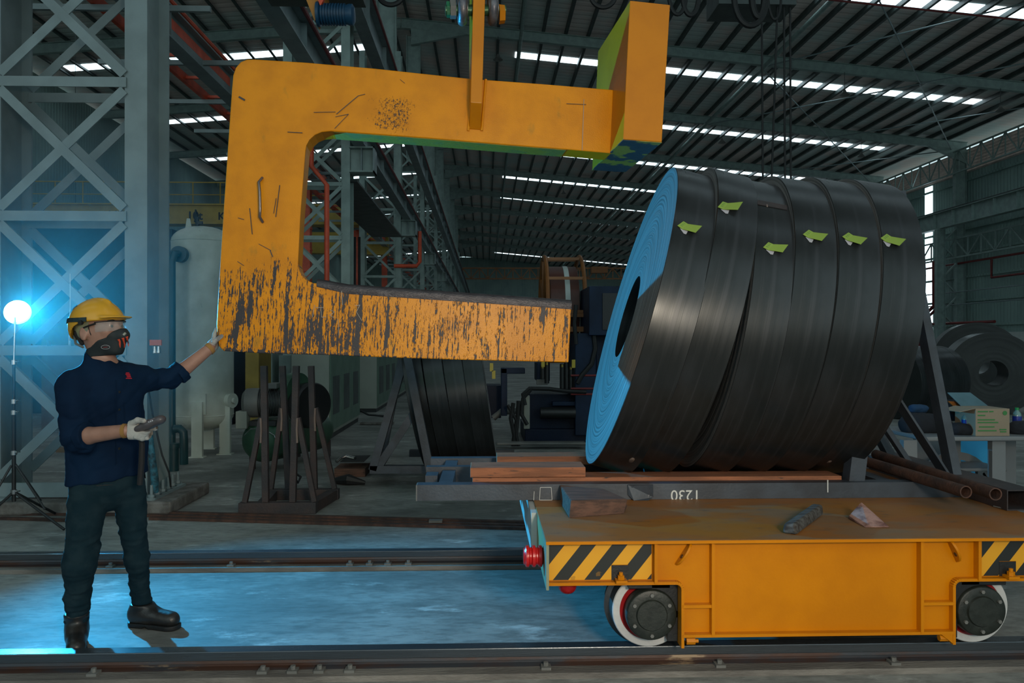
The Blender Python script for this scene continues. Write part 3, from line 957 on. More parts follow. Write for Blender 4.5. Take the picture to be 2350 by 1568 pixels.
# hoist ropes and festoon cables of the crane above
e = T('crane_hoist', 'dark crane hoist with four hanging ropes behind the tilted coils', 'hoist', at(1780, 0, 14))
MB().box(at(1650, 8, 14), at(1790, -60, 14.8)).build('hoist_body', MT['steel_dark'], e)
for (xa, xb) in ((1748, 1752), (1785, 1764), (1799, 1803), (1813, 1816)):
    MB().tube(at(xa, -10, 14.1), at(xb, 620, 14.1), .02, n=8).build('wire_rope', MT['rubber'], e)
MB().box(at(1745, 640, 14), at(1822, 600, 14.3)).build('hook_block', MT['black'], e, bevel=.03)
def loop(cx, w_, d_, Y, r, lab):
    pts_ = [at(cx - w_ / 2 * math.cos(t), -25 + d_ * math.sin(t) ** .8 if t > 0 else -25, Y) for t in [PI * k / 16 for k in range(17)]]
    MB().path(pts_, r, 8).build('festoon_cable', MT['rubber'], smooth=True, label=lab, cat='cable', group='black cable loops at the top edge')
for cx, w_, d_, Y, r, lab in ((777, 70, 38, 9, .03, 'black cable loop at the top edge above the blue motor'), (897, 60, 36, 9, .03, 'black cable loop at the top edge left of the hook lug'),
                              (1384, 60, 42, 9, .028, 'black cable loop at the top edge left of the counterweight'), (1555, 40, 58, 11, .03, 'small black cable loop just right of the counterweight'), (1585, 38, 60, 11, .035, 'second black cable loop right of the counterweight'),
                              (1722, 76, 84, 11, .045, 'large black cable loop hanging left of the wire ropes'), (1740, 30, 64, 11, .05, 'thick black cable loop crossing the left wire rope'), (1778, 30, 70, 12, .02, 'thin black cable loop between the wire ropes')):
    loop(cx, w_, d_, Y, r, lab)
MB().bar(at(640, -25, 9), at(1500, -25, 9), .05, .05).bar(at(1500, -25, 11), at(1900, -25, 11.6), .05, .05).build('festoon_track', MT['steel_dark'], label='dark festoon track carrying the cable loops above the picture', cat='track')
e = T('crane_motor', 'dark blue electric motor with an orange-yellow bracket at the top left', 'motor', at(765, 35, 8.5))
pm = at(728, 33, 8.5)
dM = Matrix.Translation(pm) @ Matrix.Rotation(PI / 2, 4, 'Y')
prf = [(.001, 0), (.13, 0), (.13, .03), (.10, .04)]
for k in range(9): prf += [(.115, .05 + .03 * k), (.115, .065 + .03 * k), (.10, .068 + .03 * k), (.10, .078 + .03 * k)]
MB().lathe(prf + [(.11, .34), (.11, .38), (.08, .40), (.001, .40)], dM, 28).build('finned_body', pbr('teal_blue_motor', (.008, .06, .13), .4), e, smooth=True)
MB().prism([at(695, -20, 8.5), at(745, -20, 8.5), at(732, 30, 8.5), at(722, 48, 8.5)], (0, .25, 0)).build('mounting_bracket', pbr('orange_yellow_paint', (.55, .22, .02), .45), e)
MB().prism([at(722, -20, 8.4), at(752, -20, 8.4), at(735, 14, 8.4)], (0, .05, 0)).build('warning_flag', MT['red_paint'], e)
MB().box(at(600, -22, 8.5), at(840, -45, 8.9)).build('support_beam', MT['steel_dark'], e)

# ------------------------------------------------------------------ track
def track(name, lab, Yf, w_):
    """Yf: front face of the rail head"""
    e = T(name, lab, 'rail', (0, Yf, 0))
    b = MB().sect((-9, Yf + .035, .055), (12, Yf + .035, .055), [(-.035, .012), (.035, .012), (.035, .055), (-.035, .055)])
    b.build('rail_head', MT['rail_head'], e, bevel=.004)
    MB().sect((-9, Yf + .035, .055), (12, Yf + .035, .055), [(-.034, -.0), (-.032, .013), (.032, .013), (.034, 0), (.012, -.006), (.012, -.02), (.05, -.03), (-.05, -.03), (-.012, -.02), (-.012, -.006)]).build('rail_web', MT['rail'], e)
    MB().box((-9, Yf - w_, 0), (12, Yf + .14, .027)).build('sole_plate', MT['rail_plate'], e)
    return e
near = track('track_rail', 'steel rail nearest the camera, carrying the cart wheels', 3.63, .085)
far = track('track_rail', 'farther steel rail of the track, behind the worker', 5.34, .075)
for e, Yf, xs in ((near, 3.63, [((214, 1530)), (603, 1530), (672, 1530), (733, 1530), (803, 1530), (1253, 1523), (1652, 1518), (2052, 1512)]),
                  (far, 5.34, [(253, 1290), (530, 1285), (803, 1285), (848, 1285), (890, 1285), (937, 1285)])):
    for q in xs:
        p = at(q[0], q[1], Yf - .035)
        MB().cbox((p.x, Yf - .03, .033), (.045, .05, .012)).tube((p.x, Yf - .03, .038), (p.x, Yf - .03, .056), .012, n=6).build('rail_clip', MT['cast_grey'], e)

# long rusty flats lying on the floor
for k, (a, c) in enumerate((((338, 1173), (1300, 1206)), ((338, 1180), (1300, 1214)), ((345, 1187), (1300, 1220)), ((0, 1174), (330, 1178)), ((0, 1184), (160, 1190)))):
    p = []
    for q in (a, c):
        Y = EYE * F / (q[1] - HY)
        v = at(q[0], q[1], Y); v.z = .012 + .0 * k
        p.append(v)
    MB().bar(p[0], p[1], .05, .022).build('steel_flat', MT['rust'], label='long rusty steel flat bar on the floor, ' + ['rearmost right of the worker', 'middle right of the worker', 'front right of the worker', 'rear left of the worker', 'front left of the worker'][k], cat='bar', group='flat bars on the floor')
p = at(1000, 1204, 6.55); MB().cbox((p.x, p.y, .035), (.11, .06, .02)).build('bar_clamp', MT['cast_grey'], label='small grey clamp lying across the flat bars', cat='clamp')

# ------------------------------------------------------------------ rail transfer cart
YC = 3.50
def c3(px, py, Y=YC): return at(px, py, Y)
XL_, XR_ = c3(1255, 1240).x, c3(2512, 1225).x
DZ = c3(1253, 1240).z                      # deck height
YB = 5.58
cart = T('transfer_cart', 'yellow rail transfer cart with hazard stripes and flanged wheels', 'cart', ((XL_ + XR_) / 2, (YC + YB) / 2, 0))
print('deck', DZ, XL_, XR_)
MB().box((XL_ - .005, YC - .025, DZ - .012), (XR_ + .005, YB + .025, DZ)).build('deck_plate', MT['deck'], cart, bevel=.002)
MB().box((XL_ - .006, YC - .031, DZ - .014), (XR_ + .006, YC - .0255, DZ - .001)).build('deck_edge', MT['yellow_chip'], cart)
zf = c3(1255, 1342).z                      # underside of the end beams
zb = c3(1570, 1460).z                      # underside of the body
x_l1, x_l2 = c3(1567, 1400).x, c3(2190, 1400).x
x_r1, x_r2, x_r3, x_r4 = c3(1505, 1300).x, c3(1636, 1300).x, c3(2115, 1300).x, c3(2247, 1300).x
zt = DZ - .014
WEB = YC + .03
for (nm, Y0, s_) in (('front_web', WEB, 1), ('rear_web', YB - .03, -1)):
    rr = .03
    def arc(cx, cz, a0, a1): return [(cx + rr * math.cos(a0 + (a1 - a0) * i / 5), cz + rr * math.sin(a0 + (a1 - a0) * i / 5)) for i in range(6)]
    pts = [(XL_ + .01, zt), (XL_ + .01, zf)] + arc(x_l1 - rr, zf - rr, PI / 2, 0) + [(x_l1, zb), (x_l2, zb)] + arc(x_l2 + rr, zf - rr, PI, PI / 2) + [(XR_ - .01, zf), (XR_ - .01, zt)]
    MB().prism([(x, Y0, z) for x, z in pts], (0, .012, 0)).build(nm, MT['yellow'], cart)
    # lower flange following the outline
    foot = zb - .055
    for side, outl in ((-1, [(XL_, zf)] + arc(x_l1 - rr, zf - rr, PI / 2, 0) + [(x_l1, foot)]), (1, [(XR_, zf)] + arc(x_l2 + rr, zf - rr, PI / 2, PI)[0:] + [(x_l2, foot)])):
        b = MB()
        o2 = outl
        for i in range(len(o2) - 1):
            b.bar((o2[i][0], Y0 + .006 - .0, o2[i][1]), (o2[i + 1][0], Y0 + .006, o2[i + 1][1]), .075 if s_ > 0 else .075, .013, up=(0, 0, 1) if abs(o2[i + 1][0] - o2[i][0]) > abs(o2[i + 1][1] - o2[i][1]) else (1, 0, 0))
        b.build('lower_flange', MT['yellow_chip'], cart)
    MB().box((x_l1, Y0 - .035, zb - .007), (x_l2, Y0 + .045, zb + .006)).build('bottom_flange', MT['yellow_chip'], cart)
for x, zl in ((x_r1, zf), (x_r2, zb), (x_r3, zb), (x_r4, zf)):
    MB().box((x - .007, YC - .008, zl), (x + .007, WEB + .01, zt)).build('stiffener', MT['yellow_chip'], cart)
z_s = c3(1600, 1392).z
MB().box((x_l1, YC - .005, z_s - .007), (x_r2, WEB, z_s + .007)).build('stiffener', MT['yellow_chip'], cart)
MB().box((x_r3, YC - .005, z_s - .007), (x_l2, WEB, z_s + .007)).build('stiffener', MT['yellow_chip'], cart)
# hazard-striped panels with a bolt window in the lower edge
for xa, xb, xw in ((c3(1258, 1300).x, c3(1498, 1300).x, c3(1425, 1300).x), (x_r4 + .012, XR_ - .012, c3(2320, 1290).x)):
    zw = c3(1425, 1300).z
    o = (xa + xb) / 2
    b = MB()
    hw = .039
    b.box((xa, WEB - .006, zf + .012), (xw - hw, WEB - .001, zt)).box((xw + hw, WEB - .006, zf + .012), (xb, WEB - .001, zt)).box((xw - hw, WEB - .006, zw), (xw + hw, WEB - .001, zt))
    M_ = T('hazard_panel', None, None, (xa, WEB, zf + .012))
    me = b.build('hazard_panel', MT['stripe'], cart)
    # shift mesh origin so both panels start their stripes at the left edge
    me.location = WM[cart.name].inverted() @ Vector((xa, WEB, zf))
    for v in me.data.vertices: v.co -= me.location
    WM[me.name] = Matrix.Translation((xa, WEB, zf))
    bpy.data.objects.remove(M_)
    MB().box((xw - hw, WEB - .0075, zf + .01), (xw + hw, WEB - .006, zw - .002)).build('bolt_window', MT['black'], cart)
    MB().cbox((xw, YC + .0, zf + .014), (.05, .05, .012)).tube((xw, YC - .0, zf + .02), (xw, YC, zf + .038), .016, n=6).tube((xw, YC, zf + .038), (xw, YC, zf + .052), .009, n=10).build('bolt', MT['yellow_chip'], cart)
# welded lifting eyes
for (a, c, s_) in (((1586, 1240), (1550, 1297), 1), ((2172, 1232), (2197, 1290), -1)):
    p, q = c3(*a, WEB), c3(*c, WEB)
    d = (q - p)
    n_ = Vector((-d.z, 0, d.x)).normalized()
    outl = []
    for i in range(13):
        t = i / 12
        outl.append((t, .052 * (1 - (2 * t - 1) ** 2) ** .55))
    b = MB()
    th = .012
    L = [p + d * t + Vector((0, -h_, 0)) for t, h_ in outl]
    b.prism([v - n_ * th / 2 for v in L], n_ * th)
    b.build('lifting_eye', MT['yellow_chip'], cart, bevel=.003)
    m_ = p + d * .62 + Vector((0, -.026, 0))
    MB().tube(m_ - n_ * .008, m_ + n_ * .008, .010, n=12).build('eye_hole', MT['black'], cart)
# foot bolts
for x, s_ in ((x_l1 + .03, 1), (x_l2 - .05, -1)):
    MB().tube((x - .01, YC + .02, zb - .03), (x + .03, YC + .02, zb - .03), .016, n=6).tube((x + .03, YC + .02, zb - .03), (x + .045, YC + .02, zb - .03), .009, n=10).build('foot_bolt', MT['yellow_chip'], cart)
MB().prism([(x_l2 - .0, YC, zb), (x_l2 - .07, YC, zb), (x_l2, YC, zb - .055)], (0, .01, 0)).build('foot_gusset', MT['yellow_chip'], cart)
# end plates, inner frame
MB().box((XL_ - .004, YC - .02, zf - .02), (XL_ + .008, YB, zt)).build('end_plate', pbr('olive_end_plate', (.28, .26, .10), .5, col2=(.2, .22, .15)), cart)
MB().prism([(XL_ - .035, 4.1, zt + .005), (XL_ - .035, 5.5, zt + .005), (XL_ - .035, 5.5, zt - .22), (XL_ - .035, 4.1, zf - .02)], (.03, 0, 0)).build('guard_plate', pbr('pale_guard_plate', (.45, .47, .45), .5), cart)
MB().box((XR_ - .01, YC, zf), (XR_, YB, zt)).build('end_plate', MT['yellow'], cart)
MB().box((x_l1 + .02, 4.0, zb + .02), (x_l2 - .02, 5.1, zt)).build('gearbox_bay', MT['black'], cart)
# buffers
bz = c3(1230, 1282, 3.62).z
for Yb_ in (3.66, 5.35):
    M_ = Matrix.Translation((XL_ - .004, Yb_, bz)) @ Matrix.Rotation(-PI / 2, 4, 'Y')
    pr = [(.03, 0)]
    for k in range(3): pr += [(.040, .004 + .030 * k), (.050, .009 + .030 * k), (.050, .021 + .030 * k), (.040, .027 + .030 * k)]
    pr += [(.035, .094), (.02, .095)]
    MB().lathe(pr, M_, 32).build('buffer', MT['red_gloss'], cart, smooth=True)
p = c3(1301, 1345, 3.62)
MB().lathe([(.044, 0), (.044, -.03), (.040, -.048), (.028, -.062), (.008, -.070)], Matrix.Translation((p.x, 3.60, zf - .004)), 24).build('warning_lamp', pbr('dark_red_lamp_glass', (.35, .004, .004), .2), cart, smooth=True)
# wheels
RW = .172
def wheel(xc, Yr, s_):
    """tread over the rail at Yr; s_=+1 the bearing is on the near side"""
    M_ = Matrix.Translation((xc, Yr, .11 + RW)) @ Matrix.Rotation(PI / 2, 4, 'X')
    w0 = MB().lathe([(RW - .035, .045 * s_), (RW - .012, .045 * s_), (RW - .004, .04 * s_), (RW, 0), (RW, -.035 * s_), (RW + .022, -.048 * s_), (RW + .022, -.068 * s_), (RW - .03, -.07 * s_), (.05, -.07 * s_), (.05, -.06 * s_)], M_, 64, close=False)
    o = w0.build('wheel', pbr('wheel_tread_steel', (.10, .10, .105), .35, metal=.6), cart, smooth=True)
    MB().lathe([(RW - .037, .0452 * s_), (RW - .036, .047 * s_), (RW - .006, .047 * s_), (RW - .002, .042 * s_)], M_, 64, close=False).build('white_rim_band', pbr('white_rim_paint', (.55, .56, .56), .5, col2=(.4, .4, .4)), o, smooth=True)
    MB().lathe([(.03, .012 * s_), (.09, .012 * s_), (.095, .03 * s_), (RW - .037, .044 * s_)], M_, 64, close=False).build('red_wheel_disc', pbr('red_wheel_paint', (.30, .012, .015), .4), o, smooth=True)
    return o
def bearing(xc, Yr, s_, side, big=True):
    M_ = Matrix.Translation((xc + .0, Yr - .058 * s_, .11 + RW)) @ Matrix.Rotation(PI / 2, 4, 'X')
    r = .117
    pr = [(r, 0), (r, .045), (r - .004, .055), (r - .008, .058), (r - .045, .058), (r - .048, .063), (r - .05, .066), (.01, .067)]
    pr = [(a_, h_ * s_) for a_, h_ in pr]
    o = MB().lathe(pr, M_, 56).build('bearing_housing', pbr('black_cast_housing', (.009, .012, .009), .5, col2=(.016, .02, .016), scale=20), cart, smooth=True)
    for k in range(6):
        a_ = PI / 6 + k * PI / 3
        c_ = M_ @ Vector((.092 * math.cos(a_), .092 * math.sin(a_), .056 * s_))
        MB().tube(c_, c_ - Vector((0, .012 * s_, 0)), .009, n=6).build('cap_bolt', MT['cast_grey'], o)
    ya, yb = (Yr - .10, Yr - .058) if s_ > 0 else (Yr + .058, Yr + .10)
    b = MB()
    xin = x_l1 - .005 if side < 0 else x_l2 + .005
    b.box((min(xc - .09 * side * 0, xin), ya, .11 + RW - .02), (max(xc, xin), yb, zf - .008))
    b.box((xc - .105 if side < 0 else xc - .09, ya, zf - .045), (xc + .09 if side < 0 else xc + .125, yb, zf - .008))
    if side < 0: b.box((xin - .05, ya, zb - .05), (xin, yb, .3))
    else: b.box((xin, ya, zb - .05), (xin + .05, yb, .3))
    b.build('bearing_bracket', MT['black'], cart, bevel=.004)
xw1 = c3(1498, 1400, 3.53).x
xw2 = c3(2260, 1395, 3.53).x
for xw, sd in ((xw1, -1), (xw2, 1)):
    wheel(xw, 3.665, 1); bearing(xw, 3.665, 1, sd)
    wheel(xw, 5.375, -1); bearing(xw, 5.375, -1, sd)
    MB().tube((xw, 3.74, .11 + RW), (xw, 5.30, .11 + RW), .035).build('axle', MT['steel_dark'], cart)

# ------------------------------------------------------------------ coil stand on the cart
def tri(px, py, Y): return at(px, py, Y)
stand = T('coil_stand', 'blue-grey welded steel coil stand with raking props, on the cart deck', 'stand', (1.2, 4.9, DZ))
YS = 4.38
zS = DZ + .088
xa = at(957, 1130, YS).x; xb_ = at(2198, 1130, YS).x
MB().hollow((xa, YS + .045, DZ + .045), (xb_, YS + .045, DZ + .045), .088, .088, .006).build('front_rail', MT['stand'], stand)
MB().box((xa - .006, YS, DZ), (xa, YS + .09, DZ + .088)).build('end_cap', MT['cast_grey'], stand)
xa2 = at(978, 1090, 4.97).x
MB().hollow((xa2, 5.42, DZ + .045), (xb_, 5.42, DZ + .045), .088, .088, .006).build('rear_rail', MT['stand'], stand)
for px in (1030, 1240, 1520, 1800, 1960):
    x = at(px, 1100, 4.9).x
    MB().bar((x, YS + .09, DZ + .04), (x, 5.376, DZ + .04), .08, .075).build('cross_member', MT['stand'], stand)
a = at(978, 1072, 4.97); c = at(1085, 1108, 4.97)
MB().box((a.x, 4.97, DZ), (c.x, 5.04, a.z)).build('end_block', MT['stand'], stand)
a = at(976, 1092, 4.8); c = at(1004, 1110, 4.8)
MB().box((a.x, 4.8, DZ + .01), (c.x, 4.94, a.z)).build('lug', MT['stand'], stand)
p = at(1440, 1125, YS); q = at(1498, 1160, YS)
MB().prism([(p.x, YS - .012, DZ + .085), (p.x + .03, YS - .03, DZ + .088), (q.x - .03, YS - .03, DZ + .088), (q.x, YS - .012, DZ + .085), (q.x, YS - .012, DZ + .015), (q.x - .03, YS - .03, DZ + .001), (p.x + .03, YS - .03, DZ + .001), (p.x, YS - .012, DZ + .03)], (0, .011, 0)).build('fork_pocket', MT['stand'], stand)
# chalk marks on the front rail
b = MB()
def chalk(pts, Y, w=.0022):
    v = [at(x, y, Y) for x, y in pts]
    for i in range(len(v) - 1): b.bar(v[i], v[i + 1], .001, w)
chalk([(1240, 1119), (1265, 1119), (1267, 1148), (1238, 1148), (1240, 1119)], YS - .001)
chalk([(1226, 1128), (1225, 1149)], YS - .001)
b.build('chalk_mark', MT['letter_white'], stand)
p = at(1573, 1136, YS)
text('1230', .085, MT['letter_white'], Matrix.Translation((p.x, YS - .001, p.z)) @ Matrix.Rotation(PI, 4, 'Y') @ Matrix.Rotation(PI / 2, 4, 'X'), stand, 'chalk_number', ext=.0004)
# the leaning back frame and its props
def plate(name, P, w, t, e, m, up=(0, 1, 0)):
    MB().bar(P[0], P[1], t, w, up=(1, 0, 0)).build(name, m, e)
ps = (at(1955, 1112, 4.55), at(2043, 437, 5.25))
MB().hollow(at(1957, 1112, 4.47), at(1957, 1112, 4.47) + Vector((.085, 0, .70)), .09, .09, .006).build('front_post', MT['stand'], stand)
ptop = at(2043, 440, 5.25)
pbt = Vector((ptop.x - .27, 5.25, DZ + .088))
MB().hollow(pbt, ptop, .10, .09, .006).build('back_post', MT['stand'], stand)
base_r = at(2190, 1108, 4.55)
MB().box((xb_ - .02, YS + .0, DZ), (xb_ + .02, 5.46, DZ + .088)).build('end_rail', MT['stand'], stand)
MB().bar(at(2062, 445, 5.05) , at(2192, 1112, 4.52), .05, .088, up=(0, 1, 0)).build('raking_prop', MT['stand'], stand)
MB().bar(at(2020, 860, 4.56), at(2176, 1100, 4.56), .012, .11, up=(0, 1, 0)).build('raking_prop', MT['stand'], stand)
MB().bar(at(1985, 940, 5.3), at(2075, 1108, 5.3), .05, .09, up=(0, 1, 0)).build('raking_prop', MT['stand'], stand)
MB().bar(at(2030, 980, 5.0), at(2100, 1085, 5.0), .03, .06, up=(0, 1, 0)).build('raking_prop', MT['stand'], stand)

# timbers the coils rest on
zu = .72
def timber(px0, px1, Y0, Y1, z0, z1, lab, m=None, nm='timber_beam'):
    a, c = at(px0, 1100, Y0).x, at(px1, 1100, Y0).x
    return MB().box((a, Y0, z0), (c, Y1, z1)).build(nm, m or MT['timber'], bevel=.004, label=lab, cat='timber', group='timbers under the coils')
timber(1084, 1932, 4.475, 4.66, DZ + .079, DZ + .11, 'long reddish plank under the tilted coils, lower front one')
timber(1079, 1344, 4.475, 4.69, DZ + .112, DZ + .168, 'thick reddish timber on the lower plank, left of the big coils')
timber(1140, 1935, 5.13, 5.33, DZ + .079, DZ + .135, 'reddish plank behind, seen between the two coil stacks')

# ------------------------------------------------------------------ coils
def coil_mesh(e, R, w_, r=.265, rings=46, seg=144, seed=1, fm='coil_face'):
    rd = random.Random(seed)
    b = MB().lathe([(R - .004, -w_ / 2), (R, -w_ / 2 + .003), (R, w_ / 2 - .003), (R - .004, w_ / 2)], None, seg, close=False)
    o = b.build('outer_wrap', MT['coil'], e, local=True, smooth=True)
    for s_ in (-1, 1):
        pr = []
        for k in range(rings + 1):
            rr = R - .004 - (R - .004 - r) * k / rings
            pr.append((rr, s_ * (w_ / 2 + (rd.uniform(-.0025, .003) if 0 < k < rings else 0))))
        if s_ > 0: pr = pr[::-1]
        MB().lathe(pr[::-1], None, seg, close=False).build('layered_side', MT[fm], e, local=True, smooth='all')
    MB().lathe([(r, -w_ / 2), (r, w_ / 2)][::-1], None, 64, close=False).build('inner_bore', MT['coil'], e, local=True, smooth=True)
    # steel strap round the coil
    return e
COILS = []
MT['coil_face_dark'] = pbr('dark_strip_edges', (.017, .022, .022), .6, scale=2)  # even darker tone for the sides of the far-right coils
WC = .232
spec = [(1441, 15.4, .955, WC), (1527, 15.0, .955, .226), (1658, 9.8, .915, .215), (1744, 9.4, .922, .226), (1833, 9.1, .920, .224), (1925, 8.9, .915, .230)]
names = ['leftmost and most tilted', 'second from the left', 'third from the left, beyond the gap', 'fourth from the left', 'fifth from the left', 'rightmost, against the leaning frame']
YCC, ZB = 4.93, .705
def coil_matrix(px, lean, R, w_, Yc, zb, yaw, sgn=1):
    th = math.radians(lean) * sgn
    yw = math.radians(yaw)
    X = at(px, 1104, Yc - R * .19).x
    v = Vector((math.sin(th), 0, math.cos(th)))
    n = Vector((math.cos(th), 0, -math.sin(th)))
    Rz = Matrix.Rotation(yw, 3, 'Z')
    v, n = Rz @ v, Rz @ n
    u = n.cross(v)                     # in-plane horizontal
    c = Vector((X, Yc, zb)) + v * R - n * (w_ / 2)
    M_ = Matrix.Identity(4)
    for i, ax in enumerate((v, -u, n)):
        for j in range(3): M_[j][i] = ax[j]
    for j in range(3): M_[j][3] = c[j]
    return M_
for i, (px, lean, R, w_) in enumerate(spec):
    M_ = coil_matrix(px, lean, R, w_, YCC, ZB, -2.5)
    e = T('slit_steel_coil', 'dark slit coil with green tag on the cart, ' + names[i], 'coil', mat=M_, group='tilted slit coils on the cart')
    coil_mesh(e, R, w_, rings=70 if i == 0 else 40, seed=i)
    COILS.append((e, M_, R, w_))
def cyl_hit(px, py, M_, R):
    Mi = M_.inverted()
    o = Mi @ Vector((0, 0, EYE)); d = Mi.to_3x3() @ ray(px, py)
    a = d.x ** 2 + d.y ** 2; b = 2 * (o.x * d.x + o.y * d.y); c = o.x ** 2 + o.y ** 2 - R * R
    t = (-b - math.sqrt(max(b * b - 4 * a * c, 0))) / (2 * a)
    p = o + d * t
    return p
MT['tag'] = pbr('green_paper_tag', (.22, .33, .05), .7, var=.06, bump=0)
MT['tag_white'] = pbr('white_paper', (.36, .36, .40), .7, var=.05, bump=0)
tags = [(1580, 524, 0), (1673, 476, 12), (1777, 570, 8), (1868, 543, 2), (1958, 550, -2), (2046, 553, -1)]
for (e, M_, R, w_), (px, py, rot) in zip(COILS, tags):
    def P3(dx, dy, lift):
        a_ = math.radians(rot)
        x_ = px + dx * math.cos(a_) + dy * math.sin(a_); y_ = py - dx * math.sin(a_) + dy * math.cos(a_)
        p = cyl_hit(x_, y_, M_, R)
        rr = math.hypot(p.x, p.y)
        return M_ @ Vector((p.x * (1 + lift / rr), p.y * (1 + lift / rr), p.z))
    def sheet(top, bot, lifts, nm, m, parent):
        vs, fs = [], []
        for t_, b_, l_ in zip(top, bot, lifts):
            vs += [P3(*t_, l_), P3(*b_, l_)]
        for k in range(len(top) - 1): fs.append((2 * k, 2 * k + 1, 2 * k + 3, 2 * k + 2))
        b = MB().add(vs, fs)
        o = b.build(nm, m, parent)
        s = o.modifiers.new('thickness', 'SOLIDIFY'); s.thickness = .0012
        return o
    tg = sheet([(-12, -15), (-2, -8), (12, -3), (27, 3)], [(-26, -5), (-15, 4), (-2, 10), (12, 18)], [.003, .006, .016, .03], 'paper_tag', MT['tag'], e)
    sheet([(-20, 1), (-2, 8)], [(-11, 13), (-6, 15)], [.002, .004], 'white_slip', MT['tag_white'], tg)
    b = MB()
    for k in range(3): b.bar(P3(-19 + 3 * k, -7 - 2.5 * k + 1, .0068), P3(-14 + 3 * k, -4 - 2.5 * k + 1, .0068), .0012, .0015)
    b.build('printed_lines', MT['green_print'], tg)
# strapping weld on the third coil
e, M_, R, w_ = COILS[2]
b = MB()
def strip_on(px0, py0, px1, py1, hw, lift, nm, m, e, M_, R, n=8):
    vs, fs = [], []
    for k in range(n + 1):
        x_ = px0 + (px1 - px0) * k / n; y_ = py0 + (py1 - py0) * k / n
        for s_ in (-1, 1):
            p = cyl_hit(x_, y_ + s_ * hw, M_, R)
            rr = math.hypot(p.x, p.y)
            vs.append(M_ @ Vector((p.x * (1 + lift / rr), p.y * (1 + lift / rr), p.z)))
    for k in range(n): fs.append((2 * k, 2 * k + 2, 2 * k + 3, 2 * k + 1))
    o = MB().add(vs, fs).build(nm, m, e)
    s = o.modifiers.new('thickness', 'SOLIDIFY'); s.thickness = .002
strip_on(1727, 463, 1806, 478, 5, .004, 'end_strap', MT['rust_dark'], e, M_, R)
weld = pbr('scorched_weld_scar', (.24, .18, .15), .5, col2=(.08, .06, .05), scale=30)
def weldspot(ci, px, py, s_):
    e, M_, R, w_ = COILS[ci]
    p = cyl_hit(px, py, M_, R)
    a_ = math.atan2(p.y, p.x)
    L = Matrix.Rotation(a_, 4, 'Z') @ Matrix.Translation((R + .001, 0, p.z)) @ Matrix.Rotation(PI / 2, 4, 'Y')
    MB().lathe([(.001, .004), (s_ * .6, .003), (s_, .0)], M_ @ L @ Matrix.Diagonal((.5, 1.3, 1, 1)), 14).build('weld_spot', weld, e, smooth=True)
weldspot(2, 1760, 472, .012); weldspot(0, 1450, 1056, .028); weldspot(5, 1903, 1060, .02)
a = at(1901, 1104, 4.36)
MB().box((a.x, 4.372, DZ + .035), (a.x + .005, 4.378, DZ + .105)).build('paint_drip', MT['letter_white'], label='short pale paint drip on the front rail below the rightmost coil', cat='drip')

# second stack, farther left behind the hook
st2 = T('coil_stand', 'blue-grey steel coil stand on the floor behind the hook', 'stand', (-.6, 8.9, 0))
def bar2(a, c, Y, w_=.10, nm='prop', Y2=None):
    MB().bar(at(*a, Y), at(*c, Y2 or Y), .08, w_, up=(0, 1, 0)).build(nm, MT['stand'], st2)
bar2((940, 780), (856, 1078), 8.3); bar2((965, 925), (868, 1072), 8.3, .08); bar2((912, 700), (988, 1083), 7.95, .09, 'leaning_post')
bar2((850, 1077), (1190, 1077), 8.3, .10, 'base_rail'); bar2((940, 1040), (1180, 1040), 9.6, .10, 'base_rail'); bar2((930, 780), (880, 1035), 9.6)
MB().bar(at(860, 1077, 8.3), at(885, 1040, 9.6), .1, .1).build('end_rail', MT['stand'], st2)
for i, (px, lean, R, w_) in enumerate(((1020, 10, .86, .20), (1062, 9.5, .88, .20), (1103, 9, .88, .20), (1143, 8.5, .90, .20))):
    M_ = coil_matrix(px, lean, R, w_, 8.95, .13, 0, -1)
    e = T('slit_steel_coil', 'dark coil leaning left on the stand behind the hook, %s' % ['leftmost of four', 'second of four from the left', 'third of four from the left', 'rightmost of four'][i], 'coil', mat=M_, group='coils behind the hook')
    coil_mesh(e, R, w_, rings=20, seg=96, seed=20 + i)
for k, (px0, px1, py) in enumerate(((985, 1150, 1068),)):
    a_, c_ = at(px0, py, 8.4), at(px1, py, 8.4)
    MB().box((a_.x, 8.4, .0), (c_.x, 9.5, .085)).build('timber_beam', MT['timber'], label='reddish timber packing under the coils behind the hook', cat='timber')

# big coils on the floor, far right
def far_coil(px, py, Y, R, w_, yaw, r, lab):
    c = at(px, py, Y)
    n = Vector((math.sin(math.radians(yaw)), -math.cos(math.radians(yaw)), 0))
    M_ = n.to_track_quat('Z', 'Y').to_matrix().to_4x4()
    c.z = R
    M_.translation = c
    e = T('steel_coil', lab, 'coil', mat=M_, group='wide steel coils on the floor at the right')
    coil_mesh(e, R, w_, r=r, rings=24, seg=80, seed=int(px), fm='coil_face_dark')
far_coil(2268, 850, 16.5, .86, 1.0, -22, .27, 'wide dark steel coil at the right with its open bore facing left, nearest')
far_coil(2235, 850, 19.5, 1.0, 1.2, -25, .27, 'wide dark steel coil peeking above the nearest far-right coil')
far_coil(2100, 850, 15.5, .72, 1.3, -70, .25, 'wide dark coil lying side-on behind the raking prop')


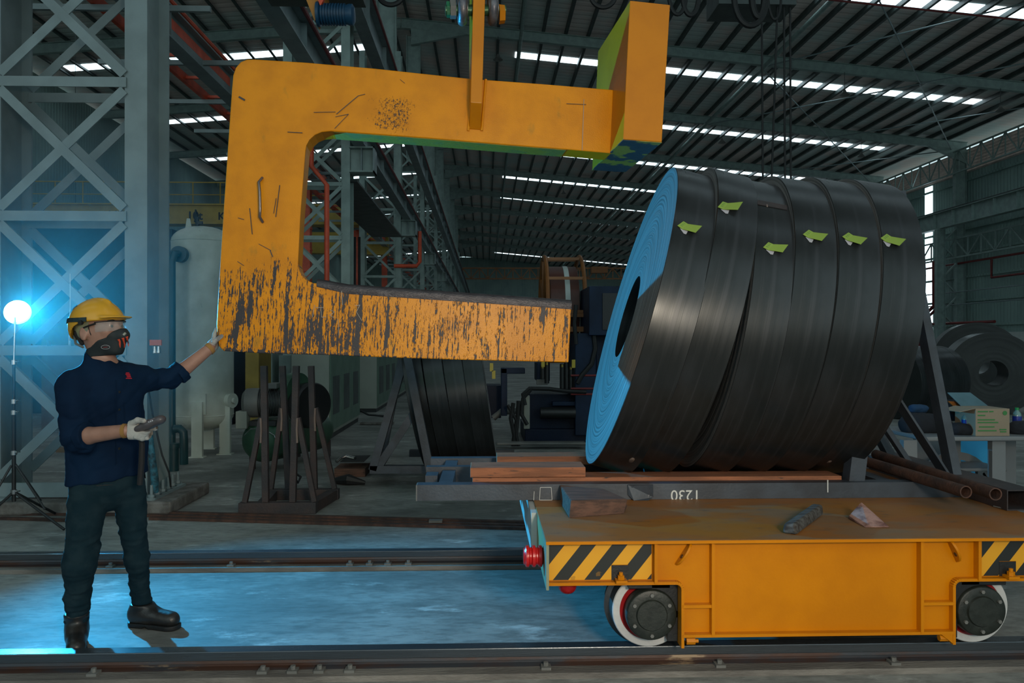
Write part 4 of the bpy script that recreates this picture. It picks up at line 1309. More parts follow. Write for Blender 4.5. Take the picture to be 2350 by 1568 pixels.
# ------------------------------------------------------------------ loose things on the cart deck
def solid(name, P, m, lab, cat, bevel=.006, group=None):
    """eight corners: bottom four then top four"""
    fs = [(0, 3, 2, 1), (4, 5, 6, 7), (0, 1, 5, 4), (1, 2, 6, 5), (2, 3, 7, 6), (3, 0, 4, 7)]
    return MB().add(P, fs).build(name, m, bevel=bevel, label=lab, cat=cat, group=group)
def onz(px, py, z):
    d = ray(px, py); t = (z - EYE) / d.z
    return Vector((0, 0, EYE)) + d * t
b0 = [onz(1306, 1190, DZ), onz(1432, 1180, DZ), onz(1441, 1160, DZ), onz(1288, 1160, DZ)]
hh = .088
b1 = [onz(1310, 1149, DZ + hh), onz(1441, 1146, DZ + hh * .88), onz(1385, 1122, DZ + hh), onz(1284, 1113, DZ + hh)]
blk = solid('wood_block', b0 + b1, MT['timber_old'], 'large dark weathered wood block at the left end of the cart deck', 'block', group='wood offcuts on the cart deck')
# split billet overhanging the front edge
p0, p1 = Vector((0, 0, 0)), Vector((0, 0, 0))
pa = onz(1812, 1226, DZ + .004); pb = onz(1876, 1180, DZ + .004)
ax = (pb - pa); 
side = Vector((ax.y, -ax.x, 0)).normalized() * .035
P = [pa - side, pa + side, pb + side * .9, pb - side * .9]
P2 = [v + Vector((0, 0, .052)) for v in P]
P2 = [P2[0] * .5 + P2[1] * .5 - side * .75 - Vector((0, 0, .006)), P2[1] - side * .25, P2[2] - side * .15, P2[3] + side * .2]
solid('wood_billet', P + P2, MT['timber_grey'], 'small greyed wood billet poking over the front edge of the deck', 'block', .012, 'wood offcuts on the cart deck')
q = [onz(1946, 1190, DZ + .002), onz(1985, 1211, DZ + .002), onz(2042, 1211, DZ + .002), onz(2020, 1196, DZ + .002)]
tp = [onz(1948, 1184, DZ + .02), onz(1992, 1203, DZ + .012), onz(2040, 1208, DZ + .008), onz(1976, 1152, DZ + .085)]
solid('split_wood_wedge', q + tp, MT['timber_pink'], 'pinkish freshly split wood wedge standing right on the cart deck', 'block', .003, 'wood offcuts on the cart deck')
# pipes and channel resting on the stand rails
for (a, Ya, c, Yc_, lab) in (((2217, 1135), 3.92, (1960, 1052), 5.1, 'rusty round pipe across the coil stand, left one with its open end facing front'),
                             ((2285, 1143), 3.86, (2010, 1052), 5.25, 'rusty round pipe across the coil stand, right one with its open end facing front')):
    p, q = at(*a, Ya), at(*c, Yc_)
    p.z = q.z = DZ + .088 + .0325
    d = (q - p).normalized()
    M_ = d.to_track_quat('Z', 'Y').to_matrix().to_4x4(); M_.translation = p
    L = (q - p).length
    MB().lathe([(.026, L), (.032, L), (.032, 0), (.026, 0), (.026, L)], M_, 28, close=False).build('steel_pipe', MT['rust'], smooth=True, label=lab, cat='pipe', group='rusty pipes at the right end of the cart')
p, q = at(2345, 1150, 4.02), at(2030, 1066, 5.42)
p.z = q.z = DZ + .056
MB().hollow(p, q, .16, .108, .006).build('steel_box_section', MT['rust_dark'], label='rusty open box section on the deck at the right edge', cat='steel section')
a, c = onz(2280, 1162, DZ + .006), onz(2306, 1168, DZ + .006)
MB().tube(a, c, .0035, n=8).tube(c, c + (c - a).normalized() * .008, .008, n=8).build('bolt', MT['cast_grey'], label='small loose bolt on the deck below the pipe ends', cat='bolt')

# ------------------------------------------------------------------ the C-hook
A0, A1 = at(515, 784, 4.50), at(1400, 784, 4.70)
hd = (A1 - A0); hd.z = 0; hd.normalize()
hn = Vector((hd.y, -hd.x, 0))                   # towards the camera
def hp(px, py, off=0.0): return on_plane(px, py, A0 + hn * off, hn)
tilt = math.radians(3.3)
ex = hd * math.cos(tilt) - Vector((0, 0, 1)) * math.sin(tilt)
ez = hd * math.sin(tilt) + Vector((0, 0, 1)) * math.cos(tilt)
HM = Matrix.Identity(4)
o0 = hp(513, 806)
for j in range(3):
    HM[j][0], HM[j][1], HM[j][2], HM[j][3] = ex[j], -hn[j], ez[j], o0[j]
hook = T('coil_lifting_hook', 'large scratched yellow C-shaped coil hook hanging from its lug', 'hook', mat=HM)
outer = [(513, 806), (503, 795), (499, 780), (497, 745), (505, 604), (515, 451), (524, 320), (532, 205), (535, 172), (541, 155), (552, 142), (567, 136), (585, 136),
         (700, 143), (860, 157), (1075, 180), (1250, 193), (1408, 206), (1404, 352)]
inner = [(1300, 343), (1170, 333), (993, 318), (860, 308), (759, 301), (738, 303), (722, 310), (710, 321), (703, 334), (701, 346), (696, 410), (689, 500), (685, 584),
         (684, 606), (687, 621), (694, 634), (705, 644), (720, 650)]
arm = [(800, 655), (900, 663), (1000, 670), (1100, 677), (1200, 684), (1312, 692), (1308, 770), (1305, 832), (1180, 829), (1050, 826), (900, 821), (750, 815), (600, 811)]
TH = .18
pts = [hp(*q) for q in outer + inner + arm]
MB().prism(pts, -hn * TH).build('hook_plate', MT['hook'], hook, bevel=.006)
# scuffed olive strip under the upper arm is the same plate seen from below: its shade painted on an added strip
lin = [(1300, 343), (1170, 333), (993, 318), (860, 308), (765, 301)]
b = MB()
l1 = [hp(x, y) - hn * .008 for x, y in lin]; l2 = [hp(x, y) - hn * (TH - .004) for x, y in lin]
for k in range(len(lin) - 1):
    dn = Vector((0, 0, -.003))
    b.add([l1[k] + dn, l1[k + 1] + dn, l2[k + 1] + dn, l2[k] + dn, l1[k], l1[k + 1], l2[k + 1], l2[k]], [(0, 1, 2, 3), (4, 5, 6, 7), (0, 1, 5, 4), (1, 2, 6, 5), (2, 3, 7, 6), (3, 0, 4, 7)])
b.build('shaded_underside', MT['shaded_yellow'], hook)
# dark saddle along the lower arm, rounded over the front edge
sad = MB()
path = [(727, 652), (800, 657), (900, 664), (1000, 671), (1100, 678), (1200, 685), (1312, 693)]
sec = []
for i, q in enumerate(path):
    p = hp(*q)
    grow = min(1, i / 1.5 + .35)
    ring = []
    for a_ in range(0, 7):
        t = a_ / 6 * PI / 2
        ring.append(p + hn * (.006 - .028 * (1 - math.cos(PI / 2 - t)) * 1) + ez * (-.034 * grow + .038 * math.sin(t)))
    ring = [p + hn * .004 + ez * (-.045 * grow)] + [p + hn * (.006 - .022 * (a_ / 6) ** 2) + ez * (-.030 * grow + .042 * math.sin(a_ / 6 * PI / 2)) for a_ in range(7)]
    ring += [p - hn * (TH - .016) + ez * .012, p - hn * (TH + .006) + ez * -.012, p - hn * (TH + .006) + ez * -.04, p - hn * .02 + ez * -.045 * grow]
    sec.append(ring)
n = len(sec[0])
vs = [v for r_ in sec for v in r_]
fs = [(i * n + k, i * n + (k + 1) % n, (i + 1) * n + (k + 1) % n, (i + 1) * n + k) for i in range(len(sec) - 1) for k in range(n)] + [tuple(range(n)), tuple(range((len(sec) - 1) * n, len(sec) * n))[::-1]]
sad.add(vs, fs).build('arm_saddle', pbr('rubbed_dark_saddle_steel', (.05, .045, .05), .38, metal=.4, col2=(.03, .026, .03), scale=12, bump=.3, st=(1, 1, 3)), hook, smooth=True)
# counterweight
fo = .30
cw = [hp(1446, 1, fo), hp(1538, 11, fo), hp(1519, 326, fo), hp(1430, 320, fo)]
MB().prism(cw, -hn * (TH + 2 * fo)).build('counterweight', MT['yellow_chip'], hook, bevel=.004)
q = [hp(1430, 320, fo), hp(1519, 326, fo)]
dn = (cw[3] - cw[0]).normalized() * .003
MB().prism([q[0] + dn * 1.6, q[1] + dn * 1.6, q[1] + dn * .4, q[0] + dn * .4], -hn * (TH + 2 * fo)).build('counterweight_underside', pbr('olive_and_dark_grey_base', (.30, .20, .012), .55, col2=(.03, .032, .036), scale=7, thr=(.45, .52), bump=.3), hook)  # thin slab below the counterweight, olive mottled with dark grey
# hanging lug
lo = .13
lug = [hp(1090, -160, lo), hp(1118, -158, lo), hp(1106, 237, lo), hp(1080, 235, lo)]
l2 = [hp(1077, 296, .004), hp(1103, 298, .004)]
back = [v - hn * (lo + TH + .13) for v in (lug[0], lug[1])]
b = MB()
dn = Vector((0, 0, 0))
F_ = [lug[0], lug[1], lug[2], lug[3], l2[1], l2[0]]
L_side = [lug[0], lug[3], l2[0], l2[0] - hn * .02, lug[0] - hn * (lo + TH + .13)]
R_side = [lug[1], lug[2], l2[1], l2[1] - hn * .02, lug[1] - hn * (lo + TH + .13)]
vs = L_side + R_side
fs = [(0, 1, 2, 3, 4), (9, 8, 7, 6, 5)] + [(k, 5 + k, 5 + (k + 1) % 5, (k + 1) % 5) for k in range(5)]
b.add(vs, fs).build('hanging_lug', MT['yellow_chip'], hook, bevel=.003)
b = MB()
for x_ in (-1, 1):
    a_ = hp(1100 + x_ * 15, 182, .006); c_ = hp(1090 + x_ * 15.5, 300, .006)
    b.tube(a_, c_, .008, n=8)
b.build('weld_bead', MT['hook'], hook, smooth=True)
MB().path([hp(602, 408, .002), hp(594, 418, .035), hp(596, 440, .04), hp(597, 480, .04), hp(596, 498, .035), hp(603, 510, .002)], .008, 10).build('grab_handle', pbr('worn_handle_steel', (.30, .24, .22), .3, metal=.8), hook, smooth=True)
b = MB()
for (x0, y0, x1, y1) in ((722, 700, 717, 728), (724, 706, 744, 706), (736, 706, 738, 728), (738, 728, 748, 728), (758, 712, 768, 716), (768, 716, 756, 724), (756, 724, 768, 730), (784, 668, 786, 700), (776, 732, 778, 770),
                         (815, 702, 826, 700), (826, 700, 818, 716), (818, 716, 830, 736), (1340, 228, 1336, 345)):
    b.bar(hp(x0, y0, .0055), hp(x1, y1, .0055), .0008, .003)
b.build('chalk_mark', pbr('faint_chalk', (.42, .36, .30), .8), hook)
b = MB()
for (x0, y0, x1, y1, w_) in ((573, 478, 579, 538, .004), (642, 425, 633, 498, .004), (634, 455, 628, 490, .003), (548, 222, 562, 230, .010), (660, 303, 694, 305, .004), (772, 262, 822, 220, .004), (822, 220, 838, 216, .003),
                             (768, 295, 800, 262, .003), (720, 258, 770, 257, .003), (770, 268, 800, 262, .003), (918, 182, 929, 191, .002), (546, 500, 560, 504, .003), (594, 560, 622, 575, .003), (620, 575, 626, 590, .005), (560, 610, 545, 600, .003), (1300, 238, 1345, 240, .003)):
    b.bar(hp(x0, y0, .0045), hp(x1, y1, .0045), .002, w_)
b.build('scratch_mark', pbr('bare_dark_scratch', (.05, .042, .04), .5, var=.3), hook)
# shackle through the lug
sh = T('lifting_shackle', 'grey twin shackle with bolt and nuts at the top of the hook lug', 'shackle', hp(1100, 10, 0))
def rod(x0, x1, py, r0, r1, m, nm, off=.0, n=24):
    MB().tube(hp(x0, py, off), hp(x1, py, off), r0, r1, n=n).build(nm, m, sh, smooth=True)
rod(1022, 1160, 24, .032, .032, pbr('greenish_pin', (.05, .13, .06), .35, metal=.5), 'pin', .06)
gm = pbr('scuffed_forged_steel', (.22, .20, .20), .4, metal=.6, col2=(.10, .10, .12), scale=14)
for xc in (1061, 1131):
    a_ = hp(xc, 20, .06)
    b = MB()
    ring = [a_ + hn * (.07 * math.cos(t)) + Vector((0, 0, 1)) * (.07 * math.sin(t)) for t in [2 * PI * k / 28 for k in range(28)]]
    b.path(ring, .026, 14, closed=True)
    b.path([a_ + Vector((0, 0, .07)), a_ + Vector((0, 0, .5)), hp(1096, -240, .06)], .028, 14)
    b.build('bow', gm, sh, smooth=True)
    MB().tube(hp(xc - 11, 20, .06), hp(xc + 11, 20, .06), .062, n=28).build('eye', gm, sh, smooth=True)
rod(1033, 1046, 22, .052, .052, MT['cast_grey'], 'nut', .06, 6)
rod(1025, 1032, 22, .045, .045, pbr('green_lock_nut', (.02, .16, .07), .35), 'lock_nut', .06, 6)
rod(1145, 1158, 33, .055, .05, MT['yellow_chip'], 'bolt_head', .06, 6)

# ------------------------------------------------------------------ the worker
V = lambda v: np.array(v, float)
PM = Matrix.Translation(at(248, 1435, 4.12)); PM[2][3] = 0
skin = pbr('skin', (.36, .185, .13), .5, var=.12, scale=20, bump=.05)
navy = pbr('navy_work_shirt_cloth', (.002, .015, .042), .85, spec=.15, col2=(.0015, .010, .030), bump=.1, bscale=400)
denim = pbr('dark_worn_denim', (.005, .019, .027), .9, spec=.15, col2=(.012, .028, .036), scale=14, bump=.2, bscale=350, col3=(.035, .026, .02), thr3=(.68, .80), scale3=5)
glove_m = pbr('dirty_knitted_glove', (.42, .40, .37), .9, col2=(.20, .18, .17), scale=14, thr=(.45, .62), bump=.4, bscale=260)
blackc = pbr('black_fabric', (.008, .010, .012), .75)
def q3(px, py, Y): return V(at(px, py, Y))
fdir = V((.50, -.86, 0))

# joints
shR, elR, wrR = q3(168, 890, 3.99), q3(176, 1004, 3.93), q3(286, 989, 3.84)
shL, elL, wrL = q3(294, 868, 4.19), q3(392, 872, 4.34), q3(480, 801, 4.47)
pel = q3(247, 1105, 4.10)
hpR, knR, anR = q3(206, 1125, 4.05), q3(184, 1290, 3.99), q3(176, 1420, 4.02)
hpL, knL, anL = q3(294, 1125, 4.14), q3(314, 1280, 4.19), q3(326, 1392, 4.28)
# head frame
hy = math.radians(20)
hf = V((math.cos(hy), -math.sin(hy), .10)); hf /= np.linalg.norm(hf)
hl = V((-math.sin(hy), -math.cos(hy), 0))
hu = np.cross(hl, hf); hu = -hu if hu[2] < 0 else hu
Hc = q3(229, 752, 4.10)
def H(s, l, u): return Hc + hf * s + hl * l + hu * u
HR = np.stack([hf, hl, hu], 1)

head = [('e', H(-.008, 0, .012), (.112, .084, .112), HR), ('e', H(.035, 0, -.055), (.082, .066, .085), HR),
        ('k', .03, ('c', H(.070, 0, -.118), H(.045, 0, -.105), .030, .04)),
        ('k', .012, ('c', H(.112, 0, .004), H(.136, 0, -.036), .010, .015)),
        ('k', .02, ('c', H(.100, .03, .020), H(.100, -.03, .020), .018, .018)),
        ('k', .02, ('c', H(.085, .042, -.028), H(.085, -.042, -.028), .024, .024))]
neck = [('c', H(-.015, 0, -.085), q3(240, 858, 4.10), .060, .066)]
def body(p):
    d = union(p, head, .035)
    for s_ in (1, -1):                                   # eye sockets, eyes, ears
        d = smax(d, -sd_ell(p, H(.118, .034 * s_, -.004), (.016, .019, .012), HR), .012)
        d = smin(d, sd_ell(p, H(.100, .034 * s_, -.005), (.014, .015, .0125), HR), .003)
        ear = sd_ell(p, H(-.018, .088 * s_, -.030), (.024, .013, .036), HR)
        ear = smax(ear, -sd_ell(p, H(-.010, .104 * s_, -.026), (.013, .012, .022), HR), .006)
        ear = smin(ear, sd_ell(p, H(-.012, .092 * s_, -.058), (.012, .008, .012), HR), .008)
        d = smin(d, ear, .008)
    d = smin(d, union(p, neck), .03)
    t = union(p, [('c', q3(238, 905, 4.08), pel, .15, .14, fdir, .62), ('c', shR, shL, .055, .055), ('c', q3(238, 862, 4.10), q3(238, 905, 4.09), .07, .10)], .05)
    d = smin(d, t, .05)
    for a, b_, c, r0, r1, r2 in ((shR, elR, wrR, .046, .037, .031), (shL, elL, wrL, .046, .037, .031)):
        d = smin(d, sd_cap(p, a, b_, r0, r1), .02)
        m_ = b_ * .75 + c * .25
        d = smin(d, sd_cap(p, b_, m_, r1, .041), .02)
        d = smin(d, sd_cap(p, m_, c, .041, r2), .015)
    for a, b_, c in ((hpR, knR, anR), (hpL, knL, anL)):
        d = smin(d, sd_cap(p, a, b_, .075, .05), .03)
        d = smin(d, sd_cap(p, b_, c, .05, .035), .02)
    for w_, dd in ((wrR, q3(312, 988, 3.84)), (wrL, q3(489, 790, 4.50))):
        d = smin(d, sd_cap(p, w_, dd, .027, .02), .01)
    return d
person = None
lo, hi = q3(100, 1425, 4.3), q3(520, 688, 4.3)
v_, f_ = surface_nets(body, (lo[0] - .02, 3.72, .06), (hi[0] + .04, 4.62, 1.82), .0085)
b = MB(); Mi = PM.inverted()
b.v = [Mi @ Vector(x) for x in v_]; b.f = [list(map(int, q)) for q in f_]
person = b.build('person', skin, local=True, smooth='all', label='person in navy shirt, jeans and yellow helmet steadying the hook with one gloved hand', cat='person')
person.matrix_world = PM; WM[person.name] = PM.copy()
def part(name, fn, lo, hi, h, m, parent=None, **kw):
    return sdf_build(name, fn, lo, hi, h, m, parent or person, **kw)

# shirt
hemA, hemB = q3(152, 1112, 4.1), q3(338, 1084, 4.1)
def hem(p):
    t = np.clip((p[:, 0] - hemA[0]) / (hemB[0] - hemA[0]), -.2, 1.2)
    return (hemA[2] + (hemB[2] - hemA[2]) * t ** 1.5 if False else hemA[2] + (hemB[2] - hemA[2]) * np.clip(t, 0, 1.1) ** 1.6) - p[:, 2]
def cuffcut(p, a, c, t0):
    ax = (c - a) / np.linalg.norm(c - a)
    return (p - (a + ax * t0)) @ ax
def shirt(p):
    torso = union(p, [('c', q3(236, 915, 4.09), q3(245, 1010, 4.10), .186, .180, fdir, .66), ('c', q3(245, 1010, 4.10), q3(246, 1105, 4.10), .180, .198, fdir, .66),
                      ('c', shR * .93 + shL * .07, shL * .92 + shR * .08, .082, .080), ('c', q3(232, 862, 4.09), q3(236, 905, 4.09), .092, .14)], .06)
    d = torso
    cR = elR * .70 + wrR * .30
    sl = sd_cap(p, shR, elR, .088, .074)
    sl = smin(sl, smax(sd_cap(p, elR, cR, .074, .066), cuffcut(p, elR, wrR, .072), .008), .03)
    d = smin(d, sl, .035)
    cL = elL * .62 + wrL * .38
    s2 = sd_cap(p, shL, elL, .082, .062)
    s2 = smin(s2, smax(sd_cap(p, elL, cL, .062, .062), cuffcut(p, elL, wrL, .078), .006), .02)
    d = smin(d, s2, .035)
    col = sd_cap(p, q3(229, 800, 4.11), q3(232, 868, 4.10), .073, .098)
    col = smax(col, p[:, 2] - (q3(0, 808, 4.1)[2] - .55 * (p[:, 0] - q3(205, 0, 4.1)[0])), .01)
    col = smax(col, -sd_cap(p, q3(238, 780, 4.10), q3(240, 862, 4.08), .064, .058), .006)
    d = smin(d, col, .02)
    # open neckline, a V below the throat
    vv = sd_cap(p, q3(247, 800, 3.96), q3(251, 850, 3.93), .060, .010)
    d = smax(d, -vv, .01)
    d = smax(d, hem(p), .006)
    k = np.exp(-((np.linalg.norm(p - elR, axis=1) / .12) ** 2)) + np.exp(-((np.linalg.norm(p - elL, axis=1) / .13) ** 2)) + .55
    return d + folds(p, 9, .022, 3) * k + folds(p, 20, .010, 8) * k
so = part('work_shirt', shirt, (q3(105, 0, 4.1)[0], 3.72, .74), (q3(445, 0, 4.35)[0], 4.50, 1.54), .0075, navy)
# rolled cuffs
for el, wr, t0, r in ((elR, wrR, .072, .063), (elL, wrL, .080, .057)):
    ax = (wr - el) / np.linalg.norm(wr - el)
    a, c = el + ax * (t0 - .042), el + ax * (t0 + .004)
    part('rolled_cuff', lambda p: np.maximum(np.maximum(sd_cap(p, a - ax * .1, c + ax * .1, r + .006, r + .004), (p - c) @ ax), -((p - a) @ ax)) + folds(p, 30, .004, 5), c - .12, c + .12, .005, navy, so)
# chest logo, placket and buttons
def on_shirt(px, py):
    """march the camera ray to the shirt surface"""
    o_ = V((0, 0, EYE)); d_ = V(ray(px, py)); t = 3.6
    for _ in range(60):
        dd = shirt((o_ + d_ * t)[None])[0]
        t += dd * .8 / np.linalg.norm(d_)
        if abs(dd) < .0008: break
    return Vector(o_ + d_ * t)
red_thread = pbr('red_embroidery', (.50, .015, .03), .8, var=0, bump=0)
b = MB()
for k, (x0, x1, yy) in enumerate(((290, 297, 856), (289, 299, 859), (291, 300, 862), (292, 301, 865), (290, 303, 868.5))):
    b.bar(on_shirt(x0, yy) + Vector((0, -.004, 0)), on_shirt(x1, yy) + Vector((0, -.004, 0)), .003, .0045)
b.build('red_chest_logo', red_thread, so)
for py in (900, 940, 985, 1030):
    c_ = on_shirt(274, py)
    MB().tube(c_ + Vector((0, .003, 0)), c_ - Vector((.001, .004, 0)), .006, n=12).build('button', blackc, so)
b = MB(); pp = [on_shirt(266, y) + Vector((0, -.001, 0)) for y in range(872, 1082, 15)]
b.path(pp, .0025, 6).build('placket_seam', navy, so)
bp_ = [on_shirt(x, y) for x, y in ((285, 925), (322, 925), (321, 965), (303, 975), (286, 965), (285, 925))]
MB().path(bp_, .002, 6).build('pocket_seam', navy, so)

# trousers
def jeans(p):
    d = union(p, [('c', q3(247, 1085, 4.10), q3(247, 1098, 4.10), .182, .176, fdir, .66)], .04)
    for a, b_, c, r in ((hpR, knR, anR, (.096, .078, .066, .056)), (hpL, knL, anL, (.086, .060, .058, .054))):
        leg = sd_cap(p, a + V((0, 0, .02)), b_, r[0], r[1])
        leg = smin(leg, sd_cap(p, b_, c, r[1] * .97, r[3]), .03)
        d = smin(d, leg, .010)
    d = smax(d, (anR[2] - .012) - p[:, 2], .004)
    low = 1 + 1.6 * np.exp(-((p[:, 2] - .22) / .12) ** 2) + 1.1 * np.exp(-((p[:, 2] - .52) / .07) ** 2)
    z2 = p * V((.45, .45, 1.7))
    return d + folds(p * V((.7, .7, 1.2)), 15, .005, 21) * low + folds(p * V((.7, .7, 1.3)), 34, .005, 4) * low
jo = part('jeans', jeans, (q3(120, 0, 4.1)[0], 3.80, .10), (q3(365, 0, 4.2)[0], 4.45, .90), .0075, denim)
part('black_undershirt', lambda p: smax(sd_cap(p, q3(245, 1040, 4.10), q3(247, 1112, 4.10), .168, .180, fdir, .64), np.abs(p[:, 2] - (hemA[2] + .03)) - .045, .004), q3(120, 1125, 3.85) - .01, q3(365, 1040, 4.35), .008, blackc)

# boots
bootm = pbr('black_leather_boot', (.012, .012, .012), .38, col2=(.03, .026, .022), scale=8)
def boot(heel, toe, ank, nm):
    heel, toe = V(heel), V(toe)
    d_ = (toe - heel) / np.linalg.norm(toe - heel)
    def fn(p):
        q = p.copy()
        d = sd_cap(q, heel + V((0, 0, .06)) + d_ * .045, heel + V((0, 0, .065)) + d_ * .13, .047, .047)
        d = smin(d, sd_cap(q, heel + V((0, 0, .062)) + d_ * .12, toe + V((0, 0, .048)) - d_ * .048, .046, .044), .03)
        d = smin(d, sd_cap(q, heel + V((0, 0, .08)) + d_ * .06, V(ank) + V((0, 0, .04)), .052, .060), .035)
        d = smax(d, p[:, 2] - (ank[2] + .035), .01)
        return smax(d, .022 - p[:, 2], .004)
    def sole(p):
        q = p.copy(); q[:, 2] = 0
        h2 = heel * V((1, 1, 0)); t2 = toe * V((1, 1, 0))
        d = smin(sd_cap(q, h2 + d_ * .045, h2 + d_ * .13, .048, .042), sd_cap(q, h2 + d_ * .13, t2 - d_ * .052, .042, .053), .02)
        d = np.maximum(d, np.maximum(.002 - p[:, 2], p[:, 2] - .026))
        arch = sd_cap(p, heel + d_ * .125 + V((-.2 * d_[1], .2 * d_[0], -.008)), heel + d_ * .125 - V((-.2 * d_[1], .2 * d_[0], .008)), .02, .02)
        return np.maximum(d, -arch)
    lo_ = np.minimum(heel, toe) - V((.1, .1, .01)); hi_ = np.maximum(heel, toe) + V((.1, .1, .26))
    o = part(nm, fn, lo_, hi_, .006, bootm)
    part('sole', sole, lo_, V((hi_[0], hi_[1], .05)), .005, MT['rubber'], o)
    return o
hR = at(177, 1450, 4.10); hR.z = 0
tR = at(174, 1450, 3.82); tR.z = 0
boot(hR, tR, anR + V((0, 0, -.005)), 'boot')
hL = at(299, 1400, 4.30); hL.z = 0
tL = at(411, 1400, 4.22); tL.z = 0
boot(hL, tL, anL + V((0, 0, -.015)), 'boot')

# helmet
helm_m = pbr('yellow_helmet_shell', (.70, .36, .03), .28, var=.08, bump=0)
HC2 = H(-.018, 0, .012)
def cutline(s):            # lower edge height (head frame) along the forward axis
    return np.interp(s, [-.17, -.125, -.09, -.05, .0, .15], [-.060, -.045, -.018, .008, .026, .026])
def helmet(p):
    q = (p - Hc) @ HR
    d = sd_ell(p, HC2, (.148, .118, .138), HR)
    d = smin(d, sd_ell(p, H(-.02, 0, .125), (.10, .014, .026), HR), .02)
    d = smax(d, cutline(q[:, 0]) - q[:, 2], .004)
    br = sd_ell(p, H(.095, 0, .040), (.083, .088, .030), HR)
    br = smax(br, q[:, 2] - (.050 - .12 * np.maximum(q[:, 0] - .09, 0)), .006); br = smax(br, .034 - q[:, 2], .004)
    d = smin(d, br, .010)
    inner = sd_ell(p, HC2, (.141, .111, .131), HR)
    return smax(d, -smax(inner, q[:, 2] - .02, .004), .002)
lo, hi = Hc - .24, Hc + .24
ho = part('safety_helmet', helmet, lo, hi, .0055, helm_m)
def on_helm(a, u, lift=.004):
    """azimuth a (0 = forward, towards camera side positive), height u on the dome"""
    k = math.sqrt(max(0, 1 - ((u - .012) / .138) ** 2))
    return H(-.018 + (.148 + lift) * k * math.cos(a), (.118 + lift) * k * math.sin(a), u)
band = [(178, .030), (160, .034), (145, .036), (130, .037), (115, .035), (100, .031), (85, .028), (70, .026)]
b = MB()
bandpts = [on_helm(math.radians(a_), u_ + .008) for a_, u_ in band]
vs, fs = [], []
for a_, u_ in band:
    for du in (-.011, .011):
        for li in (.0, .007): vs.append(on_helm(math.radians(a_), u_ + .010 + du, li))
for k in range(len(band) - 1):
    i = 4 * k
    fs += [(i, i + 4, i + 5, i + 1), (i + 2, i + 3, i + 7, i + 6), (i + 1, i + 5, i + 7, i + 3), (i, i + 2, i + 6, i + 4)]
fs += [(0, 1, 3, 2), (len(vs) - 4, len(vs) - 2, len(vs) - 1, len(vs) - 3)]
b.add(vs, fs).build('goggle_strap', pbr('dark_teal_strap', (.008, .03, .035), .6), ho)
e_ = on_helm(math.radians(80), .022)
MB().tube(e_ - hl * .004, e_ + hl * .01, .012, n=10).build('strap_clip', MT['black'], ho)
for k in range(5):
    c_ = on_helm(math.radians(150 - 8 * k), .098 + .004 * k, .0)
    MB().tube(c_, c_ + (c_ - HC2) * .02, .0035, n=8).build('vent_hole', MT['black'], ho)
def liner(p):
    q = (p - Hc) @ HR
    d = sd_ell(p, H(-.018, 0, .0), (.118, .094, .10), HR)
    d = smax(d, q[:, 2] - .03, .004)
    d = smax(d, q[:, 0] - (.012 + .25 * q[:, 2]), .006)
    return smax(d, (-.045 - .35 * (q[:, 0] + .02)) * 1 - q[:, 2] - .02, .006)
part('helmet_liner', liner, lo, hi, .006, pbr('grey_blue_liner_cloth', (.10, .14, .15), .8, col2=(.25, .24, .12), scale=16), ho)
MB().path([H(-.12, .05, -.03), H(-.085, .075, -.075), H(-.03, .085, -.098)], .006, 8).build('nape_strap', pbr('grey_strap', (.16, .17, .16), .8), ho)
# hair at the temple
part('hair', lambda p: union(p, [('c', H(.008, .076, .015), H(.018, .073, -.040), .010, .006), ('c', H(-.075, .068, -.02), H(-.065, .056, -.075), .018, .012)], .01), H(-.06, .08, -.03) - .12, H(-.06, .08, -.03) + .14, .005, pbr('black_hair', (.01, .009, .009), .8))
for s_ in (1, -1):
    MB().path([H(.118, .018 * s_, .022), H(.118, .034 * s_, .027), H(.103, .052 * s_, .020)], [.003, .005, .003], 8).build('eyebrow', MT['black'], person)
    MB().lathe([(.001, .006), (.004, .005), (.007, .002), (.0075, 0)], Matrix.Translation(Vector(H(.1125, .034 * s_, -.005))) @ Vector(hf).to_track_quat('Z', 'Y').to_matrix().to_4x4(), 16).build('iris', pbr('dark_iris', (.02, .012, .008), .1), person, smooth=True)
# mask
def mask(p):
    q = (p - Hc) @ HR
    d = union(p, head, .035) - .007
    d = smin(d, union(p, neck) - .004, .03)
    d = smin(d, sd_cap(p, H(.115, 0, -.060), H(.095, 0, -.120), .042, .036), .03)
    d = smin(d, sd_cap(p, H(.122, 0, -.010), H(.148, 0, -.055), .014, .030), .02)
    up = q[:, 2] - np.interp(q[:, 0], [-.06, .0, .05, .095, .125, .15], [-.112, -.100, -.072, -.060, -.030, -.020])
    dn = np.interp(q[:, 0], [-.06, .0, .08, .12, .17], [-.165, -.150, -.150, -.150, -.128]) - q[:, 2]
    d = smax(smax(d, up, .004), dn, .004)
    return smax(d, -.055 - q[:, 0], .004)
mo = part('face_mask', mask, H(.04, 0, -.06) - .17, H(.04, 0, -.06) + .17, .0045, pbr('black_neoprene', (.012, .018, .020), .65, bump=.05))
def on_mask(px, py):
    o_ = V((0, 0, EYE)); d_ = V(ray(px, py)); t = 3.6
    for _ in range(80):
        dd = mask((o_ + d_ * t)[None])[0]
        t += dd * .6
        if abs(dd) < .0005 or t > 4.4: break
    return Vector(o_ + d_ * t)
orange = pbr('orange_red_print', (.72, .08, .03), .6, var=0, bump=0)
for k, pts_ in enumerate((((272, 779), (275, 784), (275, 790), (276, 798)), ((282, 776), (284, 783), (286, 790), (285, 798)), ((291, 773), (292, 780), (294, 787), (295, 795)))):
    pp = [on_mask(*q) for q in pts_]
    MB().path([p_ + Vector((0, .0, 0)) for p_ in pp], [.0065, .0042, .0045, .0015], 8).build('claw_stroke', orange, mo, smooth=True)
